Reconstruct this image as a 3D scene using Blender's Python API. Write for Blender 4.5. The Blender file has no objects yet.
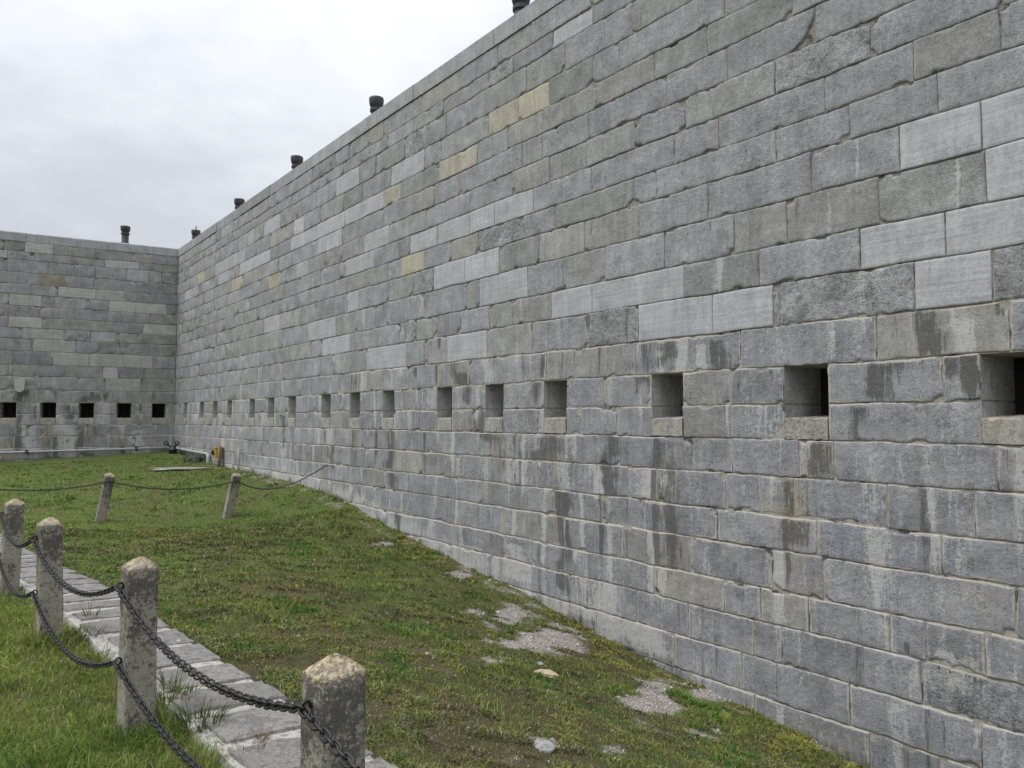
import bpy, math, random
import numpy as np
from mathutils import Vector, Matrix
random.seed(7)
RNG = np.random.default_rng(7)
SC = bpy.context.scene
COL = SC.collection
# ---------------------------------------------------------------- camera
FPX = 720.0
EYE = 1.72
PITCH = math.atan(34.5 / FPX)
cam_d = bpy.data.cameras.new("camera"); cam = bpy.data.objects.new("camera", cam_d); COL.objects.link(cam)
cam_d.sensor_width = 36.0; cam_d.lens = FPX / 1024 * 36.0
cam_d.clip_start = 0.05; cam_d.clip_end = 3000
cam.location = (0, 0, EYE); cam.rotation_euler = (math.pi / 2 + PITCH, 0, 0)
SC.camera = cam
# ---------------------------------------------------------------- world, sun, exposure
SUN_EL, SUN_AZ = 58.0, 248.0          # azimuth measured clockwise from +Y (behind and left of the camera)
SKY_GAIN = 9.0
w = bpy.data.worlds.new("World"); SC.world = w; w.use_nodes = True
SC.view_settings.view_transform = 'Standard'; SC.view_settings.look = 'None'
SC.view_settings.exposure = 0.36; SC.view_settings.gamma = 1.0; SC.view_settings.use_curve_mapping = False

class G:
    """small node-graph helper"""
    def __init__(s, nt): s.nt = nt
    def n(s, typ, ins=None, **props):
        nd = s.nt.nodes.new(typ)
        for k, v in props.items(): setattr(nd, k, v)
        for k, v in (ins or {}).items():
            sock = nd.inputs[k]
            if isinstance(v, bpy.types.NodeSocket): s.nt.links.new(v, sock)
            else: sock.default_value = v
        return nd
    def m(s, op, a, b=0.0, c=0.0, clamp=False):
        nd = s.n('ShaderNodeMath', {0: a, 1: b, 2: c}, operation=op); nd.use_clamp = clamp
        return nd.outputs[0]
    def mix(s, f, a, b, blend='MIX'):
        nd = s.n('ShaderNodeMix', None, data_type='RGBA', blend_type=blend); nd.clamp_factor = True
        for k, v in ((0, f), (6, a), (7, b)):
            if isinstance(v, bpy.types.NodeSocket): s.nt.links.new(v, nd.inputs[k])
            else: nd.inputs[k].default_value = v if k == 0 else (tuple(v) + (1,) if len(v) == 3 else v)
        return nd.outputs[2]
    def ss(s, x, lo, hi):
        nd = s.n('ShaderNodeMapRange', {0: x, 1: lo, 2: hi, 3: 0.0, 4: 1.0}, interpolation_type='SMOOTHSTEP')
        return nd.outputs[0]
    def noise(s, vec, scale, detail=5, rough=.6, out=0):
        return s.n('ShaderNodeTexNoise', {'Vector': vec, 'Scale': scale, 'Detail': detail, 'Roughness': rough}).outputs[out]
    def scale(s, vec, xyz):
        return s.n('ShaderNodeMapping', {'Vector': vec, 'Scale': xyz}).outputs[0]
    def attr(s, name): return s.n('ShaderNodeAttribute', attribute_name=name)
    def sep(s, c): return s.n('ShaderNodeSeparateColor', {0: c})

nt = w.node_tree; nt.nodes.clear(); g = G(nt)
sky = g.n('ShaderNodeTexSky', sky_type='NISHITA', sun_disc=False, sun_elevation=math.radians(SUN_EL), sun_rotation=math.radians(SUN_AZ))
dirv = g.n('ShaderNodeTexCoord').outputs['Generated']
sx = g.n('ShaderNodeSeparateXYZ', {0: dirv})
zc = g.m('MAXIMUM', sx.outputs[2], 0.0)
den = g.m('ADD', zc, 0.16)
px_ = g.m('DIVIDE', sx.outputs[0], den); py_ = g.m('DIVIDE', sx.outputs[1], den)
pl = g.n('ShaderNodeCombineXYZ', {0: px_, 1: py_, 2: 3.7}).outputs[0]
c1 = g.noise(pl, 0.95, 9, .58); c2 = g.noise(pl, 2.1, 8, .6)
cl = g.m('ADD', g.m('MULTIPLY', c1, .58), g.m('MULTIPLY', c2, .42))
cl = g.ss(cl, .38, .63)
ccol = g.mix(cl, (.575, .597, .645), (.745, .767, .812))
# the overcast dome is brighter overhead than at the horizon
dome = g.m('ADD', .93, g.m('MULTIPLY', g.m('POWER', zc, 2.6), 2.3))
vm = g.n('ShaderNodeVectorMath', {0: ccol}, operation='SCALE'); nt.links.new(g.m('MULTIPLY', dome, SKY_GAIN), vm.inputs['Scale'])
skycol = g.mix(.95, sky.outputs[0], vm.outputs[0])
bg = g.n('ShaderNodeBackground', {0: skycol, 1: 0.1})
wo = g.n('ShaderNodeOutputWorld', {0: bg.outputs[0]})

sd = bpy.data.lights.new("sun", 'SUN'); sun = bpy.data.objects.new("sun", sd); COL.objects.link(sun)
sd.energy = 1.5; sd.angle = math.radians(28); sd.color = (1, .965, .92)
az, el = math.radians(SUN_AZ), math.radians(SUN_EL)
sv = Vector((math.sin(az) * math.cos(el), math.cos(az) * math.cos(el), math.sin(el)))
sun.rotation_euler = sv.to_track_quat('Z', 'Y').to_euler(); sun.location = sv * 60

# ---------------------------------------------------------------- projection helpers (measuring the photograph)
def ray(px, py):
    cx, cy = (px - 512) / FPX, (384 - py) / FPX
    c, s = math.cos(PITCH), math.sin(PITCH)
    return np.array([cx, c - cy * s, s + cy * c])
def at_depth(px, py, Y):
    r = ray(px, py); return np.array([0, 0, EYE]) + r * (Y / r[1])
D1 = ray(-64, 418.5)[:2]; D1 /= np.linalg.norm(D1)        # along the right wall, away
D2 = ray(1818, 418.5)[:2]; D2 /= np.linalg.norm(D2)       # along the left wall, away
CORNER = at_depth(174.8, 418.5, 26.0)[:2]
def hit_wall(px, py, D, back=0.0):
    """pixel -> (distance from the corner towards the viewer, z) on a wall plane moved back by 'back' metres"""
    nrm = np.array([-D[1], D[0]]); 
    if nrm @ CORNER < 0: nrm = -nrm                        # pointing away from the viewer
    r = ray(px, py); t = (nrm @ CORNER + back) / (nrm @ r[:2])
    p = r * t; return float((p[:2] - CORNER) @ (-D)), float(p[2] + EYE)
N1 = np.array([D1[1], -D1[0]]); N1 = N1 if N1 @ CORNER > 0 else -N1     # into the right wall
N2 = np.array([D2[1], -D2[0]]); N2 = N2 if N2 @ CORNER > 0 else -N2     # into the left wall

# ---------------------------------------------------------------- numpy noise
def _h(ix, iy, seed):
    n = (ix * 374761393 + iy * 668265263 + seed * 1442695041) & 0xFFFFFFFF
    n = ((n ^ (n >> 13)) * 1274126177) & 0xFFFFFFFF
    n = ((n ^ (n >> 16)) * 2246822519) & 0xFFFFFFFF
    return ((n ^ (n >> 15)) & 0xFFFFFF) / float(0xFFFFFF)
def vn(x, y, seed=0):
    x = np.asarray(x, float); y = np.asarray(y, float)
    ix = np.floor(x).astype(np.int64); iy = np.floor(y).astype(np.int64)
    fx = x - ix; fy = y - iy
    fx = fx * fx * (3 - 2 * fx); fy = fy * fy * (3 - 2 * fy)
    a = _h(ix, iy, seed); b = _h(ix + 1, iy, seed); c = _h(ix, iy + 1, seed); d = _h(ix + 1, iy + 1, seed)
    return (a * (1 - fx) + b * fx) * (1 - fy) + (c * (1 - fx) + d * fx) * fy
def fbm(x, y, seed=0, o=4):
    t = 0; a = .5; s = 0
    for k in range(o):
        t = t + a * vn(x * 2 ** k, y * 2 ** k, seed + 17 * k); s += a; a *= .55
    return t / s
def sst(x, lo, hi):
    t = np.clip((x - lo) / (hi - lo), 0, 1); return t * t * (3 - 2 * t)

# ---------------------------------------------------------------- object helpers
def setp(o, label=None, cat=None, group=None, kind=None):
    if label: o['label'] = label
    if cat: o['category'] = cat
    if group: o['group'] = group
    if kind: o['kind'] = kind
    return o
def empty(name, loc, rz=0.0):
    o = bpy.data.objects.new(name, None); COL.objects.link(o); o.location = loc; o.rotation_euler = (0, 0, rz)
    o.empty_display_size = .2; return o
def mesh_np(name, V, faces, mats, parent=None, midx=None, smooth=False, attrs=None):
    """V (n,3); faces: list of int arrays (m,k); attrs: {name:(n,4)}"""
    me = bpy.data.meshes.new(name)
    V = np.asarray(V, np.float32)
    me.vertices.add(len(V)); me.vertices.foreach_set('co', V.ravel())
    faces = [np.asarray(f, np.int32) for f in faces if len(f)]
    tot = np.concatenate([np.full(len(f), f.shape[1], np.int32) for f in faces])
    li = np.concatenate([f.ravel() for f in faces])
    me.loops.add(len(li)); me.loops.foreach_set('vertex_index', li)
    me.polygons.add(len(tot))
    me.polygons.foreach_set('loop_start', np.concatenate([[0], np.cumsum(tot)[:-1]]).astype(np.int32))
    me.polygons.foreach_set('loop_total', tot)
    if midx is not None: me.polygons.foreach_set('material_index', np.asarray(midx, np.int32))
    me.polygons.foreach_set('use_smooth', np.full(len(tot), smooth, bool))
    for k, a in (attrs or {}).items():
        at = me.attributes.new(k, 'FLOAT_COLOR', 'POINT')
        a = np.asarray(a, np.float32)
        if a.shape[1] == 3: a = np.concatenate([a, np.ones((len(a), 1), np.float32)], 1)
        at.data.foreach_set('color', a.ravel())
    me.update(calc_edges=True); me.validate()
    for m in (mats if isinstance(mats, (list, tuple)) else [mats]): me.materials.append(m)
    o = bpy.data.objects.new(name, me); COL.objects.link(o)
    if parent is not None: o.parent = parent
    return o
class MB:
    """collects simple solids into one mesh"""
    def __init__(s): s.V = []; s.Q = []; s.T = []; s.k = 0
    def grid(s, P, closed_u=False, closed_v=False):
        P = np.asarray(P, float); nu, nv = P.shape[:2]
        idx = np.arange(nu * nv).reshape(nu, nv) + s.k
        a = idx if not closed_u else np.vstack([idx, idx[:1]])
        a = a if not closed_v else np.hstack([a, a[:, :1]])
        q = np.stack([a[:-1, :-1], a[1:, :-1], a[1:, 1:], a[:-1, 1:]], -1).reshape(-1, 4)
        s.V.append(P.reshape(-1, 3)); s.Q.append(q); s.k += nu * nv
    def box(s, x0, x1, y0, y1, z0, z1):
        v = np.array([[x, y, z] for z in (z0, z1) for y in (y0, y1) for x in (x0, x1)], float)
        q = np.array([[0, 2, 3, 1], [4, 5, 7, 6], [0, 1, 5, 4], [2, 6, 7, 3], [0, 4, 6, 2], [1, 3, 7, 5]]) + s.k
        s.V.append(v); s.Q.append(q); s.k += 8
    def lathe(s, prof, n=20, c=(0, 0, 0)):
        prof = np.asarray(prof, float); a = np.linspace(0, 2 * math.pi, n, endpoint=False)
        P = np.stack([prof[:, None, 0] * np.cos(a) + c[0], prof[:, None, 0] * np.sin(a) + c[1], prof[:, None, 1] + 0 * a + c[2]], -1)
        s.grid(P, closed_v=True)
    def tube(s, pts, r, n=10, cap=True):
        pts = np.asarray(pts, float); t = np.gradient(pts, axis=0); t /= np.linalg.norm(t, axis=1)[:, None]
        up = np.array([0, 0, 1.0]) if abs(t[0][2]) < .9 else np.array([1.0, 0, 0])
        rings = []
        rr = np.broadcast_to(r, (len(pts),))
        for p, d, q in zip(pts, t, rr):
            x = np.cross(d, up); 
            if np.linalg.norm(x) < 1e-3: x = np.cross(d, [1, 0, 0])
            x /= np.linalg.norm(x); y = np.cross(x, d); up = y
            a = np.linspace(0, 2 * math.pi, n, endpoint=False)
            rings.append(p + q * (np.cos(a)[:, None] * x + np.sin(a)[:, None] * y))
        if cap:
            rings = [np.repeat(pts[:1], n, 0)] + rings + [np.repeat(pts[-1:], n, 0)]
        s.grid(np.array(rings), closed_v=True)
    def build(s, name, mat, parent=None, smooth=False, const=None):
        V = np.concatenate(s.V)
        at = {k: np.broadcast_to(np.array(v, float), (len(V), len(v))) for k, v in (const or {}).items()}
        return mesh_np(name, V, [np.concatenate(s.Q)], mat, parent, smooth=smooth, attrs=at)

# ---------------------------------------------------------------- materials
def new_mat(name):
    m = bpy.data.materials.new(name); m.use_nodes = True; m.node_tree.nodes.clear(); return m, G(m.node_tree)
def finish(g, col, rough=.9, bump=None, bstr=.5, bdist=.01, metal=0.0, spec=.3, extra=None):
    ins = {'Base Color': col, 'Roughness': rough, 'Metallic': metal, 'Specular IOR Level': spec}
    if bump is not None:
        b = g.n('ShaderNodeBump', {'Height': bump, 'Strength': bstr, 'Distance': bdist}); ins['Normal'] = b.outputs[0]
    p = g.n('ShaderNodeBsdfPrincipled', ins)
    g.n('ShaderNodeOutputMaterial', {0: extra(p.outputs[0]) if extra else p.outputs[0]})

def stone_material():
    m, g = new_mat("limestone_ashlar")
    co = g.n('ShaderNodeTexCoord').outputs['Object']
    tint = g.attr('tint').outputs['Color']
    wr = g.sep(g.attr('wear_shade').outputs['Color']); dark, white, tan = wr.outputs
    ms_a = g.attr('misc'); ms = g.sep(ms_a.outputs['Color']); edge, rough, sawn = ms.outputs; smear = ms_a.outputs['Alpha']
    nA = g.noise(co, 3.2, 7, .62); nB = g.noise(co, 22, 6, .7); nC = g.noise(co, 95, 4, .75)
    st = g.noise(g.scale(co, (9, 9, 1.1)), 1.6, 6, .62)            # vertical runs
    st2 = g.noise(g.scale(co, (26, 26, 2.2)), 1.0, 4, .6)
    bed = g.noise(g.scale(co, (1.2, 1.2, 34)), 1.0, 4, .6)          # bedding lines of the stone
    def dev(n, k): return g.m('MULTIPLY', g.m('SUBTRACT', n, .5), k)
    nD = g.noise(co, 48, 5, .75)
    rr_ = g.m('ADD', .45, g.m('MULTIPLY', g.m('MINIMUM', rough, 1.2), .75))
    var = g.m('ADD', g.m('ADD', dev(nA, 1.55), dev(nB, 1.35)), g.m('ADD', dev(nD, 1.6), dev(nC, 1.7)))
    k = g.m('ADD', 1.0, g.m('ADD', g.m('MULTIPLY', var, rr_), g.m('ADD', dev(st, .65), g.m('MULTIPLY', dev(bed, .55), g.m('ADD', .35, sawn)))))
    k = g.m('MAXIMUM', k, .25)
    vs = g.n('ShaderNodeVectorMath', {0: tint}, operation='SCALE'); g.nt.links.new(k, vs.inputs['Scale'])
    col = vs.outputs[0]
    # lichen-dark pitting on the rough blocks
    nE = g.noise(co, 1.7, 5, .6)
    pit = g.m('MULTIPLY', g.ss(nD, .50, .66), g.m('MULTIPLY', g.ss(g.m('ADD', nE, dev(nB, .5)), .47, .66), .75))
    # pale scuffs and salts in patches
    scf = g.m('MULTIPLY', g.ss(g.m('ADD', nA, dev(st2, .6)), .55, .74), g.m('MULTIPLY', g.ss(nB, .45, .62), .45))
    col = g.mix(scf, col, (.46, .46, .45))
    pit = g.m('MULTIPLY', pit, g.m('SUBTRACT', 1, sawn))
    col = g.mix(pit, col, (.105, .105, .10))
    tm = g.m('MULTIPLY', g.ss(g.m('ADD', tan, g.m('ADD', g.m('MULTIPLY', g.m('SUBTRACT', nA, .5), .9), g.m('MULTIPLY', g.m('SUBTRACT', st, .5), .6))), .30, .85), .8)
    col = g.mix(tm, col, g.mix(nB, (.25, .215, .15), (.46, .42, .34)))
    st3 = g.noise(g.scale(co, (46, 46, 3.2)), 1.0, 5, .65)
    fine = g.m('ADD', g.m('MULTIPLY', nB, .45), g.m('MULTIPLY', nD, .55))
    wm = g.ss(g.m('ADD', white, g.m('ADD', g.m('ADD', dev(st2, 1.2), dev(st3, 1.6)), dev(fine, 2.8))), .40, .95)
    col = g.mix(g.m('MULTIPLY', wm, .66), col, g.mix(nC, (.38, .38, .365), (.64, .63, .60)))
    blot = g.m('ADD', g.m('MULTIPLY', nA, .30), g.m('MULTIPLY', fine, .70))
    dm = g.ss(g.m('ADD', g.m('MULTIPLY', dark, .85), g.m('ADD', g.m('ADD', dev(st2, 1.3), dev(st3, 1.9)), dev(blot, 3.4))), .46, .90)
    col = g.mix(g.m('MULTIPLY', dm, .80), col, g.mix(nC, (.034, .033, .031), (.125, .122, .114)))
    # lime smeared over the arrises from the joints
    wv = g.m('MULTIPLY', g.m('ADD', g.m('ADD', -.50, dev(nE, 3.0)), g.m('ADD', g.m('MULTIPLY', nA, 1.1), g.m('MULTIPLY', nB, .9))), smear)
    em = g.ss(g.m('SUBTRACT', wv, g.m('MULTIPLY', edge, 48.0)), 0.0, .30)
    col = g.mix(g.m('MULTIPLY', em, .75), col, g.mix(nB, (.30, .275, .23), (.60, .575, .525)))
    h = g.m('ADD', g.m('MULTIPLY', nB, .45), g.m('ADD', g.m('MULTIPLY', nD, .5), g.m('MULTIPLY', nC, .3)))
    h = g.m('ADD', g.m('MULTIPLY', h, g.m('ADD', .18, rough)), g.m('MULTIPLY', bed, .08))
    finish(g, col, g.m('SUBTRACT', .95, g.m('MULTIPLY', sawn, .15)), h, .9, .022, spec=.25)
    return m
def mortar_material():
    m, g = new_mat("lime_mortar")
    co = g.n('ShaderNodeTexCoord').outputs['Object']
    z = g.n('ShaderNodeSeparateXYZ', {0: co}).outputs[2]
    nA = g.noise(co, 2.3, 6, .6); nB = g.noise(co, 40, 5, .7)
    lo = g.mix(nB, (.17, .148, .12), (.56, .52, .455)); hi = g.mix(nB, (.07, .064, .056), (.44, .42, .38))
    f = g.ss(g.m('ADD', z, g.m('MULTIPLY', g.m('SUBTRACT', nA, .5), 4.5)), 1.9, 3.6)
    col = g.mix(f, lo, hi)
    gap = g.ss(g.noise(co, 3.7, 4, .6), .53, .60)
    col = g.mix(g.m('MULTIPLY', gap, .8), col, (.035, .032, .028))
    finish(g, col, .97, g.m('ADD', nB, nA), .8, .012, spec=.1)
    return m
def simple_stone(name, a, b, scale=14, bump=.6, dark=None, bd=.012):
    m, g = new_mat(name); co = g.n('ShaderNodeTexCoord').outputs['Object']
    nA = g.noise(co, scale * .22, 6, .62); nB = g.noise(co, scale, 7, .7); nC = g.noise(co, scale * 6, 3, .7)
    col = g.mix(g.m('ADD', g.m('MULTIPLY', nA, .55), g.m('MULTIPLY', nB, .45)), a, b)
    col = g.mix(g.m('MULTIPLY', nC, .5), col, tuple(x * .55 for x in a))
    if dark:
        st = g.noise(g.scale(co, (7, 7, .9)), 1.5, 6, .65)
        col = g.mix(g.m('MULTIPLY', g.ss(st, .46, .68), .8), col, dark)
    finish(g, col, .95, g.m('ADD', nB, g.m('MULTIPLY', nC, .5)), bump, bd, spec=.2)
    return m
def metal(name, a, rough=.55, rust=None):
    m, g = new_mat(name); co = g.n('ShaderNodeTexCoord').outputs['Object']
    n = g.noise(co, 35, 5, .65); col = g.mix(n, tuple(x * .6 for x in a), tuple(min(1, x * 1.4) for x in a))
    if rust: col = g.mix(g.ss(n, .5, .7), col, rust)
    finish(g, col, g.m('ADD', rough - .15, g.m('MULTIPLY', n, .3)), n, .25, .004, spec=.5)
    return m
STONE = stone_material(); MORTAR = mortar_material()
JAMB = simple_stone("loophole_jamb_stone", (.25, .25, .25), (.42, .415, .40), 12, .6, dark=(.13, .127, .12))
SILL = simple_stone("loophole_sill_stone", (.27, .25, .215), (.44, .42, .38), 14, .6, dark=(.15, .145, .135))
LOOPDARK = simple_stone("loophole_depth_dark", (.018, .016, .015), (.05, .045, .04), 9, .5)  # near-black colour paints in the shade deep inside the loopholes
BLACK = metal("black_iron", (.018, .018, .02), .5)
CHAINM = metal("weathered_chain_iron", (.008, .0075, .008), .5, rust=(.028, .018, .012))
FLUE = metal("dark_flue_metal", (.028, .028, .032), .6)
WHITEP = metal("pale_painted_pipe", (.40, .415, .415), .5)
YELLOW = metal("yellow_paint", (.50, .36, .045), .55, rust=(.16, .09, .03))
BROWN = metal("brown_pipe", (.16, .12, .07), .6)
COPE = simple_stone("coping_stone", (.22, .22, .23), (.33, .33, .34), 10, .35, dark=(.19, .19, .195))
PALE = simple_stone("pale_stone", (.36, .35, .32), (.58, .57, .53), 16, .6)
TANST = simple_stone("tan_stone", (.34, .27, .17), (.56, .48, .34), 16, .6)
DARKR = simple_stone("dark_boulder_stone", (.07, .07, .065), (.17, .17, .16), 10, .7)

def tint_mat(name, transl=.25, rough=.8):
    m, g = new_mat(name); a = g.attr('tint').outputs['Color']
    nf = g.n('ShaderNodeTexCoord').outputs['Object']
    n = g.noise(nf, 3.0, 4, .6)
    c = g.n('ShaderNodeHueSaturation', {'Color': a, 'Value': g.m('ADD', .75, g.m('MULTIPLY', n, .5))}).outputs[0]
    tr = g.n('ShaderNodeBsdfTranslucent', {0: c})
    finish(g, c, rough, spec=.25, extra=lambda sh: g.n('ShaderNodeMixShader', {0: transl, 1: sh, 2: tr.outputs[0]}).outputs[0])
    return m
BLADE = tint_mat("grass_blades"); MOSS = tint_mat("moss_leaves", .12, .9)

# ---------------------------------------------------------------- the ground's shape
WB = [hit_wall(x, y, D1) for x, y in ((178, 452), (225, 467), (262, 475), (300, 484), (330, 494), (360, 509), (400, 533), (450, 559), (500, 582), (550, 608), (600, 635), (650, 661), (700, 686), (760, 714), (810, 740), (870, 768))]
WB_u = np.array([0] + [p[0] for p in WB] + [24.5, 27, 40]); WB_z = np.array([WB[0][1]] + [p[1] for p in WB] + [-1.68, -1.78, -1.8])
def wall_base(u): return np.interp(u, WB_u, WB_z)
LB = [hit_wall(x, y, D2) for x, y in ((176, 452), (120, 454), (60, 458), (0, 462))]
def left_base(u): return np.interp(u, [p[0] for p in LB] + [30], [p[1] for p in LB] + [LB[-1][1] - .1])
POSTS = {}                                        # base positions measured from the photograph
def post_at(px, ytop, Y): return at_depth(px, ytop, Y)
P1 = at_depth(334, 655, 2.46); P2 = at_depth(140, 557, 4.06); P3 = at_depth(53.5, 517, 5.55); P4 = at_depth(11.5, 499, 7.35)
P5 = at_depth(110.5, 473, 13.9); P6 = at_depth(237, 473, 15.2)
PH = .92
def base_of(P): return np.array([P[0], P[1], P[2] - PH])
LINE = (P3 - P1)[:2]; LINE /= np.linalg.norm(LINE)         # post line, away from the viewer
LNRM = np.array([LINE[1], -LINE[0]]);                       # towards the wall
if LNRM @ N1 < 0: LNRM = -LNRM
P0 = P1.copy(); P0[:2] -= LINE * 2.3; P0[2] = P1[2] - .02
FL = (P6 - P5)[:2]
P7 = P5.copy(); P7[:2] -= FL; P7[2] += .05
P8 = P7.copy(); P8[:2] -= FL
ctrl = []
for u in np.linspace(0, 28, 34): p = CORNER - D1 * u; ctrl.append((p[0], p[1], float(wall_base(u))))
for u in np.linspace(1.5, 14, 6): p = CORNER - D2 * u; ctrl.append((p[0], p[1], float(left_base(u))))
for P in (P1, P2, P3, P4, P0, P5, P6, P7):
    b = base_of(P); ctrl.append((b[0], b[1], b[2]))
def line_pt(s, off): return P1[:2] + LINE * s + LNRM * off
for s in (-4, -2, 0, 2, 4, 6): 
    for off in (.55, -1.0, -3.0):
        p = line_pt(s, off); ctrl.append((p[0], p[1], (.0 if off > 0 else -.02)))
    if s < 5:
        p = line_pt(s, .85); ctrl.append((p[0], p[1], -.03))
for (px, py, z) in ((60, 470, .12), (150, 480, .12)):
    pass
ctrl = np.array(ctrl)
def _tps(r2): return .5 * r2 * np.log(r2 + 1e-9)
_A = _tps(((ctrl[:, None, :2] - ctrl[None, :, :2]) ** 2).sum(-1)) + np.eye(len(ctrl)) * .004
_Pm = np.c_[np.ones(len(ctrl)), ctrl[:, :2]]
_M = np.block([[_A, _Pm], [_Pm.T, np.zeros((3, 3))]])
_W = np.linalg.solve(_M, np.r_[ctrl[:, 2], 0, 0, 0])
def gz(x, y):
    x = np.asarray(x, float); y = np.asarray(y, float); sh = x.shape
    X = np.c_[x.ravel(), y.ravel()]; out = np.zeros(len(X))
    for a in range(0, len(X), 60000):
        q = X[a:a + 60000]
        k = _tps(((q[:, None, :] - ctrl[None, :, :2]) ** 2).sum(-1))
        out[a:a + 60000] = k @ _W[:-3] + np.c_[np.ones(len(q)), q] @ _W[-3:]
    out = np.clip(out, -2.2, .8)
    d = np.sqrt(((X - np.array([-4, 9])) ** 2).sum(1))
    k = sst(d, 19, 28)
    out = out * (1 - k) + -.6 * k
    return out.reshape(sh)
def wall_n(x, y): return (N1 @ CORNER) - (x * N1[0] + y * N1[1])       # metres in front of the right wall
def left_n(x, y): return (N2 @ CORNER) - (x * N2[0] + y * N2[1])
def hit_ground(px, py):
    r = ray(px, py); lo, hi = .8, 60.0; ts = np.linspace(.8, 40, 900)
    z = EYE + r[2] * ts; gg = gz(r[0] * ts, r[1] * ts); k = np.argmax(z < gg)
    return np.array([r[0] * ts[k], r[1] * ts[k]])

# ---------------------------------------------------------------- where things grow
def ell(px, py, rx, ry):
    """an oval of ground seen at px,py with half sizes rx,ry in the photograph -> ground-space blob"""
    c = hit_ground(px, py); a = hit_ground(px + rx, py) - c; b = hit_ground(px, py - ry) - c
    return c, np.linalg.inv(np.stack([a, b], 1))
GRAV = [(ell(x, y, rx, ry), s) for x, y, rx, ry, s in (
    (506, 618, 34, 12, 1.15), (548, 640, 42, 13, 1.15), (496, 664, 16, 9, .9), (655, 700, 27, 17, 1.2), (715, 697, 40, 7, 1.0),
    (545, 752, 22, 13, .95), (462, 618, 16, 6, .8), (463, 575, 26, 5, .85), (610, 752, 22, 12, .8), (700, 735, 26, 9, .75), (385, 545, 15, 4, .7))]
DIRT = [(ell(x, y, rx, ry), s) for x, y, rx, ry, s in ((205, 545, 60, 9, .7), (250, 590, 60, 16, .55), (105, 655, 40, 18, .7), (240, 750, 45, 18, .9), (300, 530, 70, 9, .5), (520, 560, 60, 14, .6), (330, 640, 60, 30, .5))]
YMOSS = [(ell(x, y, rx, ry), s) for x, y, rx, ry, s in ((355, 508, 38, 8, .9), (480, 580, 40, 8, .6), (560, 625, 40, 8, .7), (635, 665, 40, 9, .7), (800, 745, 40, 14, 1.0), (440, 560, 30, 7, .7))]
def blobs(L, x, y):
    out = np.zeros(np.shape(x)); P = np.stack([x, y], -1)
    for (c, A), s in L:
        q = (P - c) @ A.T; out = np.maximum(out, s * np.exp(-(q ** 2).sum(-1) * .9))
    return out
def fields(x, y):
    """returns gravel, bare/brown, yellow moss, mossiness (0 lush lawn .. 1 thin mossy turf)"""
    n1 = fbm(x * 1.1, y * 1.1, 3, 5); n2 = fbm(x * 4.0, y * 4.0, 9, 4); n3 = fbm(x * .45, y * .45, 21, 3)
    wn = wall_n(x, y); r = np.hypot(x, y)
    inside = line_off(x, y) > .8
    gr = blobs(GRAV, x, y) + (n2 - .5) * 1.5 + (n1 - .5) * .5
    gr = np.where(inside, sst(gr, .46, .92), 0)
    stray = np.where(inside & (r < 9.5), sst(n2 * .65 + n1 * .35, .66, .78) * .5 * sst(-x, -8, 1.0 - 2.5), 0)
    gr = np.maximum(gr, stray * sst(x, -2.2, .2))
    gr = np.maximum(gr, np.where(inside & (wn < .35), sst(n2, .55, .7) * .6, 0))
    br = np.clip(blobs(DIRT, x, y) + sst(n1, .48, .68) * .55 + (n2 - .5) * .8, 0, 1)
    ym = np.clip(np.maximum(blobs(YMOSS, x, y), inside * .75 * np.exp(-(wn / .55) ** 2) * sst(-y, -17, -12)) + (n2 - .5) * 1.3, 0, 1)
    ms = np.where(inside, np.clip(sst(12.5 - r + (n3 - .5) * 7, 0, 7) * sst(x, -5.5, -1.2) + (n1 - .5) * .5, 0, 1), 0)
    return gr, br, ym, ms
def line_off(x, y): return (x - P1[0]) * LNRM[0] + (y - P1[1]) * LNRM[1]
def line_s(x, y): return (x - P1[0]) * LINE[0] + (y - P1[1]) * LINE[1]
PATH_IN, PATH_OUT, PATH_S0, PATH_S1 = .17, .86, -.70, 22.0

def ground_colors(x, y):
    gr, br, ym, ms = fields(x, y)
    n = fbm(x * 9, y * 9, 40, 3)[:, None]
    green = np.array([.088, .115, .036]) * (.7 + .6 * n)
    turf = np.array([.066, .060, .033]) * (.6 + .8 * n)
    brown = np.array([.105, .080, .050]) * (.7 + .6 * n)
    grav = np.array([.30, .275, .25]) * (.6 + .8 * n)
    c = green * (1 - ms[:, None]) + turf * ms[:, None]
    c = c * (1 - .6 * br[:, None]) + brown * .6 * br[:, None]
    c = c * (1 - gr[:, None]) + grav * gr[:, None]
    return c
def ground_material():
    m, g = new_mat("earth_and_turf"); a = g.attr('tint').outputs['Color']; co = g.n('ShaderNodeTexCoord').outputs['Object']
    n = g.noise(co, 60, 5, .7); n2 = g.noise(co, 9, 5, .65)
    c = g.n('ShaderNodeHueSaturation', {'Color': a, 'Value': g.m('ADD', -.55, g.m('ADD', g.m('MULTIPLY', n, 2.2), g.m('MULTIPLY', n2, .9)))}).outputs[0]
    finish(g, c, .97, g.m('ADD', n, n2), .9, .02, spec=.1); return m
GROUNDM = ground_material()
def axis(lo, hi, f0, f1, fine, outer):
    a = np.arange(f0, f1, fine); L = f0 - np.geomspace(fine, f0 - lo, outer)[::-1]; R = f1 + np.geomspace(fine, hi - f1, outer)
    return np.concatenate([L, a, R])
gx = axis(-400, 400, -12, 6, .075, 26); gy = axis(-300, 500, 1.0, 25, .075, 26)
GX, GY = np.meshgrid(gx, gy, indexing='ij')
Zg = gz(GX, GY); near = np.hypot(GX, GY) < 30
lump = (fbm(GX * 1.7, GY * 1.7, 60, 4) - .5) * .07 + (fbm(GX * 7, GY * 7, 61, 3) - .5) * .03
Zg = Zg + np.where(near, lump, 0)
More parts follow.
